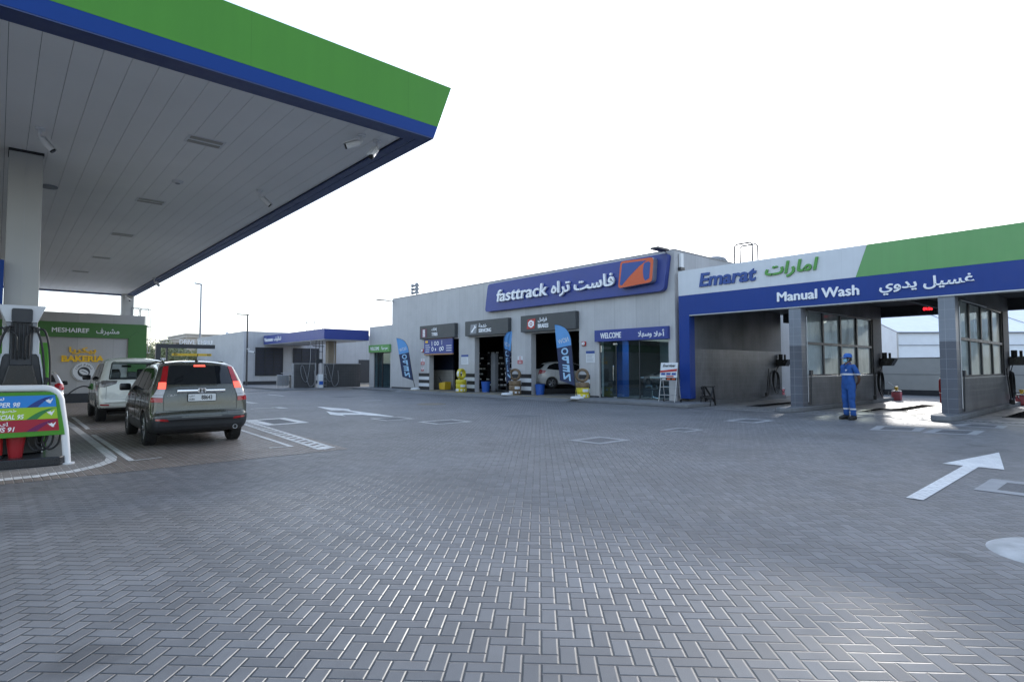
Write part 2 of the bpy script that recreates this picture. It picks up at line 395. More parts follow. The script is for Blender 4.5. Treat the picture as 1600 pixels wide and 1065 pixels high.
mt['yellowp'] = M('yellow_plastic', (.65, .42, .03), .4)
mt['brownwrap'] = M('brown_wrap', (.19, .13, .075), .5, var=.15, vscale=9, bump=.01, bscale=18)
mt['bluep'] = M('blue_plastic', (.02, .10, .42), .45)
mt['tile_dark'] = M_tile('dark_wall_tile', (.085, .095, .12), (.22, .235, .26), .30)
mt['tile_mid'] = M_tile('grey_wall_tile', (.19, .21, .245), (.30, .32, .34), .30)
mt['tile_bay'] = M_tile('bay_wall_tile', (.115, .118, .126), (.152, .155, .163), .20, stain=.42)
mt['bay_wall'] = M('bay_wall_render', (.155, .157, .165), .7, var=.42, vscale=.7, streak=.10)
mt['tile_white'] = M_tile('white_wall_tile', (.42, .41, .39), (.17, .165, .16), .20)
mt['tile_vac'] = M_tile('vacuum_wall_tile', (.055, .055, .058), (.10, .10, .105), .20)
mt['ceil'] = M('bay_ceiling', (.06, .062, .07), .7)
mt['slab'] = M('rough_white_concrete', (.42, .42, .415), .85, var=.25, vscale=5, bump=.012, bscale=14)
mt['light_lens'] = M('unlit_lamp_lens', (.36, .34, .30), .4)
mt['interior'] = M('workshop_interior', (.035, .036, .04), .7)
mt['showroom'] = M('showroom_wall', (.42, .52, .58), .6, var=.15, vscale=.8)
mt['shade_blue'] = M('dark_blue_screen', (.006, .012, .035), .6)
mt['glass'] = M_glass('shop_glass', (.72, .84, .88), ior=1.7)
mt['bayglass'] = M_glass('bay_glass', (.86, .92, .90), dirt=.58)
mt['carglass'] = M_carglass('car_glass')
mt['screen'] = M_carglass('dark_screen', (.02, .022, .026))
mt['tent'] = M('white_tarpaulin', (.80, .82, .85), .6, var=.04)
mt['fence'] = M('grey_fence_panel', (.43, .42, .39), .7, var=.06)
mt['beige'] = M('beige_render', (.46, .42, .37), .85, var=.06, vscale=.3)
mt['mauve'] = M('mauve_wall', (.27, .23, .24), .85, var=.1)
mt['winglass'] = M_carglass('window_glass', (.05, .055, .06))
mt['leaf'] = M('leaf', (.20, .22, .10), .6, var=.45, vscale=1.3)
mt['bark'] = M('bark', (.12, .09, .06), .9, var=.2)
mt['led'] = M('red_led', (.2, .0, .0), .5, emit=(1, .02, .03), es=1.0)
mt['lit_panel'] = M('lit_ceiling_panel', (.8, .8, .8), .5, emit=(.92, .97, 1.0), es=2.0)
mt['pit'] = M('pit_black', (.008, .008, .009), .95, spec=.05)
mt['paper'] = M('white_paper', (.68, .70, .72), .6, var=.03)
mt['vest'] = M('reflective_tape', (.62, .63, .66), .4)
def Mflat(name, c, r=.5): return M(name, c, r, var=.03)

# ------------------------------------------------------------------ lettering
AR = {'ا': ('\ufe8d','\ufe8e',None,None), 'أ': ('\ufe83','\ufe84',None,None), 'إ': ('\ufe87','\ufe88',None,None), 'ب': ('\ufe8f','\ufe90','\ufe91','\ufe92'),
 'ة': ('\ufe93','\ufe94',None,None), 'ت': ('\ufe95','\ufe96','\ufe97','\ufe98'), 'ح': ('\ufea1','\ufea2','\ufea3','\ufea4'), 'خ': ('\ufea5','\ufea6','\ufea7','\ufea8'),
 'د': ('\ufea9','\ufeaa',None,None), 'ر': ('\ufead','\ufeae',None,None), 'س': ('\ufeb1','\ufeb2','\ufeb3','\ufeb4'), 'ش': ('\ufeb5','\ufeb6','\ufeb7','\ufeb8'),
 'ص': ('\ufeb9','\ufeba','\ufebb','\ufebc'), 'ط': ('\ufec1','\ufec2','\ufec3','\ufec4'), 'ظ': ('\ufec5','\ufec6','\ufec7','\ufec8'), 'غ': ('\ufecd','\ufece','\ufecf','\ufed0'), 'ف': ('\ufed1','\ufed2','\ufed3','\ufed4'),
 'ك': ('\ufed9','\ufeda','\ufedb','\ufedc'), 'ل': ('\ufedd','\ufede','\ufedf','\ufee0'), 'م': ('\ufee1','\ufee2','\ufee3','\ufee4'), 'ن': ('\ufee5','\ufee6','\ufee7','\ufee8'),
 'ه': ('\ufee9','\ufeea','\ufeeb','\ufeec'), 'و': ('\ufeed','\ufeee',None,None), 'ي': ('\ufef1','\ufef2','\ufef3','\ufef4')}
def shape_ar(s):
    s = s.replace('لا', '\u0001'); out = []; prev = False
    for k, c in enumerate(s):
        nx = s[k+1] if k+1 < len(s) else ' '
        if c == '\u0001': out.append('\ufefc' if prev else '\ufefb'); prev = False; continue
        if c not in AR: out.append(c); prev = False; continue
        i, f, n, m_ = AR[c]; nxj = nx in AR or nx == '\u0001'
        if n is None: out.append(f if prev else i); prev = False
        elif prev and nxj: out.append(m_)
        elif prev: out.append(f)
        elif nxj: out.append(n)
        else: out.append(i)
        if n is not None: prev = nxj
    return ''.join(reversed(out))

_tc = {}
def text_geo(s, bold=0.0, shear=0.0, res=3):
    key = (s, bold, shear, res)
    if key in _tc: return _tc[key]
    wide = bold if 'M' in s else 0
    if wide: bold = 0.0
    c = bpy.data.curves.new('lettering', 'FONT'); c.body = s; c.offset = bold; c.shear = shear; c.resolution_u = res; c.fill_mode = 'FRONT'
    o = bpy.data.objects.new('lettering', c); COL.objects.link(o)
    me = bpy.data.meshes.new_from_object(o.evaluated_get(bpy.context.evaluated_depsgraph_get()))
    vs = [(v.co.x, v.co.y) for v in me.vertices]; fs = [tuple(p.vertices) for p in me.polygons]
    bpy.data.objects.remove(o); bpy.data.curves.remove(c); bpy.data.meshes.remove(me)
    if wide:       # embolden by merging shifted copies
        v0, f0 = vs, fs; vs, fs = [], []
        for dx, dy in ((-wide, 0), (wide, 0), (0, wide*.8), (0, -wide*.8)):
            b_ = len(vs); vs += [(a+dx, b+dy) for a, b in v0]; fs += [tuple(b_+i for i in f) for f in f0]
    # union of overlapping strokes: one clean triangulation, no two faces in one place
    V, E_, F_, _a, _b, FO = delaunay_2d_cdt([Vector(p) for p in vs], [], fs, 0, 1e-5)
    tri = []
    for f in fs:
        for k in range(1, len(f)-1): tri.append((vs[f[0]], vs[f[k]], vs[f[k+1]]))
    T = np.array(tri); A, B, C_ = T[:, 0], T[:, 1], T[:, 2]
    def cr(p, q, o): return (q[:, 0]-p[:, 0])*(o[1]-p[:, 1])-(q[:, 1]-p[:, 1])*(o[0]-p[:, 0])
    keep = []
    for f in F_:
        o = np.mean([(V[i].x, V[i].y) for i in f], axis=0); a1, a2, a3 = cr(A, B, o), cr(B, C_, o), cr(C_, A, o)
        if bool(np.any(((a1 >= 0) & (a2 >= 0) & (a3 >= 0)) | ((a1 <= 0) & (a2 <= 0) & (a3 <= 0)))): keep.append(tuple(f))
    vs = [(p.x, p.y) for p in V]; fs = keep
    if fs:
        a_ = sum((vs[f[1]][0]-vs[f[0]][0])*(vs[f[2]][1]-vs[f[0]][1])-(vs[f[2]][0]-vs[f[0]][0])*(vs[f[1]][1]-vs[f[0]][1]) for f in fs)
        if a_ < 0: fs = [f[::-1] for f in fs]
    _tc[key] = (vs, fs); return vs, fs

def text_mb(mb, s, fr, u0, u1, v0, v1, d0, depth, bold=0.012, shear=0.0, arabic=False, mirror=False, keep=False):
    if arabic: s = shape_ar(s)
    vs, fs = text_geo(s, bold, shear)
    xs = [a for a, b in vs]; ys = [b for a, b in vs]; x0, x1, y0, y1 = min(xs), max(xs), min(ys), max(ys)
    su, sv = (u1-u0)/(x1-x0), (v1-v0)/(y1-y0)
    if keep: su = sv = min(su, sv)
    pts = [(u0+((x1-a) if mirror else (a-x0))*su, v0+(b-y0)*sv) for a, b in vs]
    n = len(pts); back = frame_pts(fr, pts, d0); front = frame_pts(fr, pts, d0+depth)
    cnt = {}
    for f in fs:
        for k in range(len(f)):
            a, b = f[k], f[(k+1) % len(f)]; cnt[(a, b)] = 1
    side = [(a, b, n+b, n+a) for (a, b) in cnt if (b, a) not in cnt]
    mb.add(back+front, [tuple(n+i for i in f) for f in fs] + side)
    return mb

def letters(s, fr, u0, u1, v0, v1, d0, depth, mat, parent, name='lettering', **k):
    o = text_mb(MB(), s, fr, u0, u1, v0, v1, d0, depth, **k)
    me = o.build(name, mat, parent); return me

def rrect(u0, u1, v0, v1, r, n=5):
    pts = []
    for cx, cy, a0 in ((u1-r, v0+r, -90), (u1-r, v1-r, 0), (u0+r, v1-r, 90), (u0+r, v0+r, 180)):
        for k in range(n+1):
            a = R(a0+90*k/n); pts.append((cx+r*math.cos(a), cy+r*math.sin(a)))
    return pts
def circ(cx, cy, r, n=28, a0=0, a1=360):
    return [(cx+r*math.cos(R(a0+(a1-a0)*k/n)), cy+r*math.sin(R(a0+(a1-a0)*k/n))) for k in range(n if a1-a0 == 360 else n+1)]
def round_poly(pts, r, n=4):
    out = []; m = len(pts)
    for k in range(m):
        p = Vector(pts[k]); a = Vector(pts[k-1]); b = Vector(pts[(k+1) % m])
        da = (a-p).normalized()*r; db = (b-p).normalized()*r
        for j in range(n+1):
            t = j/n; q = (p+da)*(1-t)**2 + p*2*t*(1-t) + (p+db)*t*t; out.append((q.x, q.y))
    return out

# ------------------------------------------------------------------ ground
g = struct('ground', MB().sheet([(-900, -900, -.02), (900, -900, -.02), (900, 900, -.02), (-900, 900, -.02)]), mt['soil'])
fc = struct('forecourt', MB().sheet([(-60, -60, 0), (20.2, -60, 0), (20.2, 75, 0), (-60, 75, 0)]), mt['pavers'])
struct('pump_lane', MB().sheet([(-25, 10.45, .004), (.08, 10.45, .004), (5.13, 10.55, .004), (6.35, 33, .004), (-25, 33, .004)]), mt['brown_pavers'])
wf = struct('wash_floor', MB().sheet([(20.2, -60, .004), (60, -60, .004), (60, 13.3, .004), (20.2, 13.3, .004)]), mt['washfloor'])
struct('back_ground', MB().sheet([(20.2, 13.3, .0), (60, 13.3, .0), (60, 75, .0), (20.2, 75, .0)]), mt['soil'])

def paint(name, pts, mat='paint', z=.008, parent=fc, th=.0):
    return MB().sheet([(x, y, z) for x, y in pts]).build(name, mt[mat], parent)
# turn arrow, straight arrow
mb = MB()
mb.sheet([(x, y, .008) for x, y in [(9.75, 22.96), (10.07, 20.76), (9.80, 20.05), (9.25, 20.47)]])
mb.sheet([(x, y, .008) for x, y in [(8.96, 20.27), (8.91, 19.25), (9.44, 18.68), (9.59, 20.29), (9.79, 20.19), (9.70, 17.9), (9.62, 16.6), (9.46, 16.5), (9.16, 17.9), (8.65, 18.29), (8.52, 17.78), (8.4, 18.67)]])
mb.build('painted_arrow', mt['paint'], fc)
paint('painted_arrow', [(13.66, 2.12), (11.41, 2.49), (11.41, 2.215), (8.13, 2.14), (8.13, 1.965), (11.44, 2.03), (11.44, 1.72)])
# ladder hatch beside the lane
def lerp(a, b, t): return (a[0]+(b[0]-a[0])*t, a[1]+(b[1]-a[1])*t)
LA, LB = (4.62, 10.78), (4.99, 10.86); LC, LD = (5.28, 18.6), (5.66, 18.6)
mb = MB()
def strip(p, q, wd, z=.009):
    d = Vector((q[0]-p[0], q[1]-p[1])).normalized(); n = Vector((-d.y, d.x))*wd/2
    mb.sheet([(p[0]+n.x, p[1]+n.y, z), (p[0]-n.x, p[1]-n.y, z), (q[0]-n.x, q[1]-n.y, z), (q[0]+n.x, q[1]+n.y, z)])
strip((LA[0]+.04, LA[1]), (LC[0]+.04, LC[1]), .09); strip((LB[0]-.04, LB[1]), (LD[0]-.04, LD[1]), .09)
k = 0.0
while k < 1.0:
    a, b = lerp(LA, LC, k), lerp(LB, LD, min(1, k+.012)); wd = .16 if k > .001 else .3
    strip((a[0]+.04, a[1]+.1), (b[0]-.04, b[1]+.1), wd, .0095 if False else .0105); k += .047
mb.build('painted_ladder_line', mt['lane_paint'], fc)
mb = MB(); strip((4.42, 11.62), (4.80, 18.4), .09); strip((4.02, 11.68), (4.46, 11.61), .08, .0105); mb.build('painted_bay_line', mt['lane_paint'], fc)
mb = MB(); strip((1.745, 11.6), (1.74, 16.8), .10); strip((1.70, 11.62), (2.2, 11.70), .07, .0105); mb.build('painted_bay_line', mt['lane_paint'], fc)
mb = MB(); strip((1.80, 18.4), (1.87, 23.3), .10); strip((1.78, 18.45), (2.16, 18.32), .07, .0105); mb.build('painted_bay_line', mt['lane_paint'], fc)
# island outline, rounded corner
out_ = [(-6, 10.72), (.08, 10.75), (.49, 10.77), (.94, 10.92), (1.30, 11.30), (1.55, 11.80), (1.63, 12.31), (1.64, 14.11), (1.66, 26)]
in_ = [(-6, 10.95), (.08, 10.98), (.47, 11.0), (.87, 11.14), (1.18, 11.47), (1.40, 11.92), (1.48, 12.4), (1.49, 14.1), (1.51, 26)]
mb = MB()
for a, b, c, d in zip(out_, out_[1:], in_[1:], in_): mb.sheet([(*a, .009), (*b, .009), (*c, .009), (*d, .009)])
mb.build('painted_island_line', mt['lane_paint'], fc)
# island floor: fine white-jointed blocks inside the line
mt['island_blocks'] = M_pavers('island_blocks', .10, R(1.5), (.27, .25, .235), (.52, .51, .50), var=.14, herring=False)
struct('island_paving', MB().sheet([(-6, 10.95, .007), (.08, 10.98, .007), (.47, 11.0, .007), (.87, 11.14, .007), (1.18, 11.47, .007), (1.40, 11.92, .007), (1.48, 12.4, .007), (1.49, 14.1, .007), (1.51, 26, .007), (-6, 26, .007)]), mt['island_blocks'])
for xs in ((7.33, 23.3, 1.0, .25), (8.2, 22.8, .35, 1.0), (8.5, 27.0, .3, 2.6), (13.2, 25.5, .9, .12), (12.0, 33.0, .2, 2.5)):
    paint('painted_line', [(xs[0], xs[1]), (xs[0]+xs[2], xs[1]), (xs[0]+xs[2], xs[1]+xs[3]), (xs[0], xs[1]+xs[3])], 'paint_worn')

# manholes: light concrete frame and cobbled lid
def manhole(quad, wd, label, mat='frame_conc', inner='cobble'):
    c = Vector((sum(p[0] for p in quad)/4, sum(p[1] for p in quad)/4, 0))
    t = thing('manhole_cover', label, 'manhole', tuple(c), 'manhole covers in the paving')
    q = [Vector((p[0], p[1], 0)) for p in quad]; inn = []
    for k in range(4):
        p = q[k]; e1 = (q[k-1]-p).normalized(); e2 = (q[(k+1) % 4]-p).normalized(); inn.append(p+(e1+e2)*wd)
    mb = MB()
    for k in range(4):
        a, b, cc, d = q[k], q[(k+1) % 4], inn[(k+1) % 4], inn[k]
        mb.sheet([p+Vector((0, 0, .006)) for p in (a, b, cc, d)])
    mb.build('frame', mt[mat], t)
    MB().sheet([p+Vector((0, 0, .0035)) for p in inn]).build('lid', mt[inner], t)
def sq(x, y, hx, hy=None): hy = hy or hx; return [(x-hx, y-hy), (x+hx, y-hy), (x+hx, y+hy), (x-hx, y+hy)]
manhole(sq(9.72, 8.16, .52, .44), .16, 'nearest diamond shaped manhole with pale frame in open paving')
manhole(sq(16.5, 8.2, .62, .5), .2, 'pale framed manhole in front of the first wash bay island')
manhole(sq(12.85, 8.12, .42, .36), .12, 'small manhole midway between the open paving and wash bay')
manhole(sq(9.75, 13.95, .62, .52), .13, 'white edged manhole beyond the foot of the left arrow', 'paint_worn')
manhole(sq(9.15, 15.9, .5, .5), .1, 'manhole touching the tail of the white left arrow', 'paint_worn')
manhole(sq(12.7, 13.95, .55, .5), .1, 'dark cobbled manhole in front of the brakes bay', 'kerb')
manhole(sq(14.1, 29.7, .6, .6), .1, 'far dark manhole in front of the vacuum canopy', 'kerb')
manhole([(5.55, 16.3), (6.75, 16.4), (6.82, 18.5), (5.62, 18.4)], .26, 'long white framed manhole right of the ladder marking', 'paint')
manhole([(16.2, 5.0), (16.73, 4.07), (17.86, 4.2), (17.56, 5.22)], .2, 'pale framed manhole just in front of the attendant')
manhole([(16.44, 3.96), (16.73, 2.99), (18.07, 3.04), (17.7, 3.99)], .2, 'pale framed manhole second to the right before the attendant')
manhole([(18.96, 3.94), (19.06, 2.85), (20.1, 2.9), (20.0, 3.8)], .2, 'double framed manhole in front of the right wash island')
manhole(sq(9.85, 1.35, .55, .36), .2, 'grey framed manhole right below the straight arrow')
c = thing('round_slab', 'round pale concrete slab at the right edge of the paving', 'slab', (6.62, .62, 0))
MB().lathe([(0.0, .03), (.36, .03), (.47, .022), (.52, 0)][::-1], (6.62, .62, 0), n=40).build('disc', mt['slab'], c, smooth=40)
c = thing('sand_cover', 'round brown sand filled cover before the tyre bay', 'cover', (14.1, 21.2, 0), 'manhole covers in the paving')
MB().lathe([(.62, .0), (.6, .012), (0.001, .014)], (14.1, 21.2, 0), n=28).build('disc', mt['sand'], c)

# ------------------------------------------------------------------ fuel canopy
CX, CT, CY, CZ = 5.375, 5.73, 8.05, 5.40
can = thing('fuel_canopy', 'green and blue fuel canopy with white plank soffit over the pumps', 'canopy', (5, 13, 0))
def sx(z): return CX + (CT-CX)*(z-CZ)/(6.37-CZ)
def band(z0, z1, th=.12):
    mb = MB(); x0, x1 = sx(z0), sx(z1)
    mb.add([(-18, CY, z0), (x0, CY, z0), (x1, CY, z1), (-18, CY, z1), (-18, CY+th, z0), (x0-th, CY+th, z0), (x1-th, CY+th, z1), (-18, CY+th, z1)],
           [(0, 1, 2, 3), (4, 5, 6, 7), (0, 1, 5, 4), (3, 2, 6, 7)])
    YB = 36.6
    mb.add([(x0, CY, z0), (x0, YB, z0), (x1, YB, z1), (x1, CY, z1), (x0-th, CY+th, z0), (x0-th, YB, z0), (x1-th, YB, z1), (x1-th, CY+th, z1)],
           [(0, 1, 2, 3), (4, 5, 6, 7), (0, 1, 5, 4), (3, 2, 6, 7)])
    mb.box(-18, x0-th, YB-th, YB, z0, z1)
    return mb
band(5.61, 6.37).build('green_fascia', mt['green'], can)
band(5.402, 5.607).build('blue_fascia', mt['canopy_blue'], can)
mb = MB()
def border(i0, i1, z0, z1):
    mb.box(-18, CX-i0, CY+i0, CY+i1, z0, z1); mb.box(CX-i1, CX-i0, CY+i1, 36.6-i1, z0, z1); mb.box(-18, CX-i0, 36.6-i1, 36.6-i0, z0, z1)
border(.004, .22, 5.385, 5.40); border(.235, .36, 5.40, 5.43)
mb.build('underside_border', mt['blue_dark'], can)
mb = MB(); x = 5.0
while x > -18: mb.box(x-.290, x, CY+.36, 36.24, 5.445, 5.47); x -= .295
mb.build('soffit', mt['soffit'], can)
MB().box(-18, 5.2, CY+.13, 36.4, 5.5, 6.3).build('roof', mt['darkmetal'], can)
MB().box(.05, .525, 13.4, 13.88, 0, 5.40).build('column', mt['column'], can, bevel=.008)
mb = MB().box(.286, .290, 13.394, 13.40, 0.2, 5.4); mb.build('column_joint', mt['steel'], can)
MB().box(.04, .535, 13.39, 13.89, 5.40, 5.444).build('column_collar', mt['black'], can)
MB().box(-.12, .70, 13.32, 14.2, .15, 2.02).build('column_base_panel', mt['green'], can, bevel=.03)
MB().box(4.78, 5.30, 36.0, 36.5, 0, 5.44).build('column', mt['column'], can, bevel=.008)
MB().box(-1.2, .042, 13.2, 13.32, 2.62, 3.42).build('pump_number_panel', mt['canopy_blue'], can)
for k, (x, y, lab) in enumerate([(2.57, 10.86, 'nearest twin slot light recessed in the canopy soffit'), (2.57, 15.6, 'second twin slot light from the canopy front'), (2.62, 20.05, 'third twin slot light back under the canopy'),
        (2.63, 24.7, 'fourth twin slot light back under the canopy'), (2.4, 28.8, 'farthest twin slot light under the canopy')]):
    t = thing('ceiling_light', lab, 'ceiling light', (x, y, 5.445), 'slot lights in the canopy soffit')
    MB().box(x-.29, x+.29, y-.19, y+.19, 5.436, 5.444).build('frame', mt['white'], t)
    for dy in (-.10, .10): MB().box(x-.25, x+.25, y+dy-.055, y+dy+.055, 5.428, 5.4355).build('diffuser', mt['light_lens'], t)
t = thing('smoke_detector', 'small round white detector on the canopy soffit', 'detector', (2.71, 13.57, 5.445))
MB().lathe([(.11, 0), (.10, -.03), (.05, -.045), (.001, -.045)], (2.71, 13.57, 5.444), n=20).build('base', mt['white'], t, smooth=40)
MB().cyl((2.71, 13.57, 5.39), (2.71, 13.57, 5.3985), .04, .05).build('sensor', mt['grey'], t)
t = thing('ceiling_speaker', 'dark round speaker on soffit behind the near column', 'speaker', (.72, 15.74, 5.445))
MB().lathe([(.16, 0), (.15, -.03), (.001, -.035)], (.72, 15.74, 5.444), n=20).build('grille', mt['grey'], t)
def cctv(c, d, label, scale=.82):
    c = Vector(c); d = Vector(d).normalized(); t = thing('security_camera', label, 'security camera', tuple(c), 'white cameras under the canopy')
    s = scale
    MB().lathe([(.085*s, 0), (.085*s, -.035*s), (.03*s, -.045*s)], c, n=20).build('mount', mt['white'], t, smooth=40)
    e = c+Vector((0, 0, -.16*s)); MB().tube([c+Vector((0, 0, -.04*s)), e, e+d*.07*s], .028*s, 10).build('arm', mt['white'], t, smooth=40)
    a = e+d*.05*s; b = a+d*.27*s
    MB().cyl(a, b, .062*s, .062*s, 18).build('body', mt['white'], t, smooth=50)
    MB().cyl(b-d*.004, b+d*.03*s, .058*s, .05*s, 18).build('lens', mt['blackgloss'], t)
    ax = d.cross(Vector((0, 0, 1))).normalized(); up = ax.cross(d)
    rot = Matrix((d, ax, up)).transposed()
    MB().obox((a+b)/2+d*.03*s+up*.068*s, (.30*s, .13*s, .012*s), rot).build('sunshield', mt['white'], t)
cctv((4.45, 8.81, 5.444), (-.9, .45, -.38), 'left camera of the pair near the canopy corner, facing left')
cctv((4.77, 8.88, 5.444), (-.45, -.25, -.6), 'right camera of the pair near the canopy corner, facing down')
cctv((4.2, 13.08, 5.444), (.75, -.1, -.62), 'lone camera midway along the right canopy edge')
cctv((.41, 12.01, 5.444), (.62, -.1, -.75), 'camera hanging from soffit above the near column')
cctv((4.96, 28.83, 5.444), (.6, -.2, -.7), 'far camera by the right canopy edge above the store')
cctv((4.9, 35.75, 5.35), (.5, -.6, -.5), 'farthest camera on top of the far canopy column')

# ------------------------------------------------------------------ convenience store
st = thing('store_building', 'low concrete panel store with green frame band beside the pumps', 'shop building', (-3, 33.5, 0))
MB().box(-14, 5.42, 33.5, 48, 0, 4.14).build('wall', mt['store_conc'], st)
MB().box(-14, 5.44, 33.46, 33.498, 0, .42).build('plinth', mt['charcoal'], st)
mb = MB(); fr = FY(33.5)
mb.prism([(-14, 3.005), (4.735, 3.005), (5.50, 3.70), (-14, 3.70)], fr, 0, .08); mb.build('green_band', mt['store_green'], st)
mb = MB(); mb.prism([(4.739, .42), (5.50, .42), (5.50, 3.696), (4.739, 3.004)], fr, 0, .078); mb.build('green_post', mt['store_green'], st)
letters('MESHAIREF', fr, 1.81, 3.18, 3.22, 3.43, .08, .02, mt['letters_white'], st, bold=.02)
letters('مشيرف', fr, 3.45, 4.36, 3.14, 3.46, .08, .02, mt['letters_white'], st, arabic=True)
MB().box(3.2, 3.9, 35, 36, 4.14, 4.27).build('roof_unit', mt['white'], st, bevel=.02)
t = thing('store_sign', 'yellow raised bakery lettering in two scripts on concrete wall', 'sign', (3, 33.45, 1.9))
letters('BAKERIA', fr, 2.19, 3.80, 1.875, 2.165, .01, .05, mt['letters_yellow'], t, bold=.045)
letters('بيكريا', fr, 2.46, 3.48, 2.22, 2.56, .01, .05, mt['letters_yellow'], t, arabic=True, bold=.03)
t = thing('round_sign', 'round white sign with coffee bean on store wall', 'sign', (3.03, 33.45, 1.43))
MB().prism(circ(3.03, 1.43, .45, 40), fr, .01, .07).build('disc', mt['white'], t)
mb = MB(); mb.prism(circ(3.03, 1.43, .435, 40), fr, .0705, .072); mb.build('rim', mt['charcoal'], t)
mb = MB(); mb.prism(circ(3.03, 1.43, .42, 40), fr, .0725, .075); mb.build('face', mt['white'], t)
MB().prism(circ(3.03, 1.40, .235, 32), fr, .0755, .079).build('inner_disc', mt['charcoal'], t)
mb = MB(); mb.prism([(3.03+.19*math.cos(a)*math.cos(.5)-.12*math.sin(a)*-math.sin(.5), 1.40+.19*math.cos(a)*-math.sin(.5)+.12*math.sin(a)*math.cos(.5)) for a in [2*math.pi*k/24 for k in range(24)]], fr, .0795, .083); mb.build('bean', mt['white'], t)
mb = MB(); mb.prism([(2.90, 1.455), (2.96, 1.445), (3.03, 1.41), (3.16, 1.335), (3.17, 1.355), (3.05, 1.43), (2.97, 1.47)], fr, .0835, .087); mb.build('bean_seam', mt['charcoal'], t)
mb = MB()
for k, ch in enumerate(shape_ar('قهوة ارابيكا').replace(' ', '')[::1]):
    a = R(150-k*12); u = 3.03+.325*math.cos(a); v = 1.41+.325*math.sin(a)
    f2 = (Vector((u, 33.5, v)), Vector((math.sin(a), 0, -math.cos(a))), Vector((math.cos(a), 0, math.sin(a))), Vector((0, -1, 0)))
    text_mb(mb, ch, f2, -.035, .035, -.045, .05, .0755, .006, bold=.02, keep=True)
mb.build('lettering', mt['charcoal'], t)
t = thing('roof_ladder', 'caged steel ladder at the right rear of the store', 'ladder', (5.7, 36, 0))
mb = MB()
for y in (36.0, 36.5): mb.tube([(5.62, y, 0), (5.62, y, 4.75)], .025)
for k in range(15): mb.tube([(5.62, 36, .4+k*.3), (5.62, 36.5, .4+k*.3)], .015)
mb.build('ladder', mt['grey'], t)
mb = MB()
for z in (2.4, 3.1, 3.8, 4.72): mb.tube([(5.62, 35.95, z), (5.95, 35.9, z), (6.12, 36.25, z), (5.95, 36.6, z), (5.62, 36.55, z)], .018)
for p in ((5.95, 35.9), (6.12, 36.25), (5.95, 36.6)): mb.tube([(*p, 2.4), (*p, 4.72)], .015)
mb.tube([(5.62, 36, 4.75), (5.2, 36, 4.75), (5.2, 36, 4.14)], .02); mb.tube([(5.0, 36.5, 4.75), (5.62, 36.5, 4.75)], .02)
mb.build('cage', mt['grey'], t)

# ------------------------------------------------------------------ drive-through gantry
t = thing('drive_through_gantry', 'black drive through height gantry with white lettering on top', 'gantry', (7.1, 40, 0))
MB().box(7.07, 7.32, 40, 40.3, 0, 3.035).build('post', mt['charcoal'], t)
MB().box(7.322, 10.3, 40, 40.3, 2.80, 3.035).build('beam', mt['charcoal'], t)
MB().box(7.62, 7.70, 40.05, 40.25, 0, 2.80).build('inner_post', mt['charcoal'], t)
letters('DRIVE THRU', FY(40.1), 8.32, 10.15, 3.05, 3.32, 0, .05, mt['letters_white'], t, bold=.005)
letters('up', FY(40.1), 7.33, 7.60, 2.02, 2.2, 0, .03, mt['letters_white'], t, bold=.03)
t2 = thing('clearance_bar', 'yellow clearance bar hanging under the drive through gantry', 'clearance bar', (9, 40.1, 2.4))
MB().box(7.92, 10.12, 40.05, 40.15, 2.33, 2.48).build('bar', mt['yellowp'], t2)
mb = MB()
for a in (8.02, 8.09, 8.16, 9.86, 9.93, 10.0): mb.prism([(a, 2.345), (a+.03, 2.345), (a+.06, 2.465), (a+.03, 2.465)], FY(40.05), 0, .004)
text_mb(mb, 'CLEARANCE 2.5 m', FY(40.05), 8.4, 9.7, 2.37, 2.44, 0, .004) if False else None
mb.build('stripes', mt['black'], t2)
mb = MB()
for a in (8.3, 9.8): mb.tube([(a, 40.1, 2.48), (a, 40.1, 2.80)], .008, 5)
mb.build('chain', mt['steel'], t2)

# ------------------------------------------------------------------ workshop building
XF = 21.5
ws = thing('workshop_building', 'grey panelled car service building with three open bays', 'workshop', (XF, 25.7, 0))
mb = MB(); TH = .35; ZT = 6.58; B0 = .12
def wallbox(y0, y1, z0, z1): mb.box(XF, XF+TH, y0, y1, z0, z1)
piers = [(13.86, 14.2), (18.05, 19.3), (22.75, 24.35), (27.7, 29.3), (32.6, 37.5)]
for a, b in piers: wallbox(a, b, 0, 3.4)
wallbox(14.2, 18.05, 2.8, 3.4); wallbox(13.86, 37.5, 3.4, ZT)
mb.build('front_wall', mt['conc'], ws)
mb = MB(); mb.box(XF+TH, 37, 13.86, 14.1, 0, ZT); mb.box(XF+TH, 37, 37.25, 37.5, 0, ZT); mb.box(36.75, 37, 14.1, 37.25, 0, ZT); mb.build('side_wall', mt['concx'], ws)
MB().box(XF+TH, 36.75, 14.1, 37.25, 6.2, 6.4).build('roof', mt['kerb'], ws)
mb = MB(); mb.box(XF-.03, 37, 13.83, 13.95, ZT, ZT+.03); mb.box(XF-.03, XF+TH, 13.95, 37.5, ZT, ZT+.03); mb.build('parapet_cap', mt['conc'], ws)
mb = MB(); mb.box(XF+TH, 36, 14.12, 37.2, .10, .115); mb.build('workshop_floor', mt['apron'], ws)
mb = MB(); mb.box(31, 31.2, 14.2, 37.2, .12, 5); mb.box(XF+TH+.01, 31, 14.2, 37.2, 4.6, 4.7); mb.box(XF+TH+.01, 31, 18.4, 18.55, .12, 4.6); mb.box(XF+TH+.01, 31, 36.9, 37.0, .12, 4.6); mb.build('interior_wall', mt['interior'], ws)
mb = MB()
for a, b in ((18.06, 18.6), (33.9, 37.5)): mb.box(XF-.02, XF, a, b, 0, .22)
mb.build('plinth', mt['charcoal'], ws)
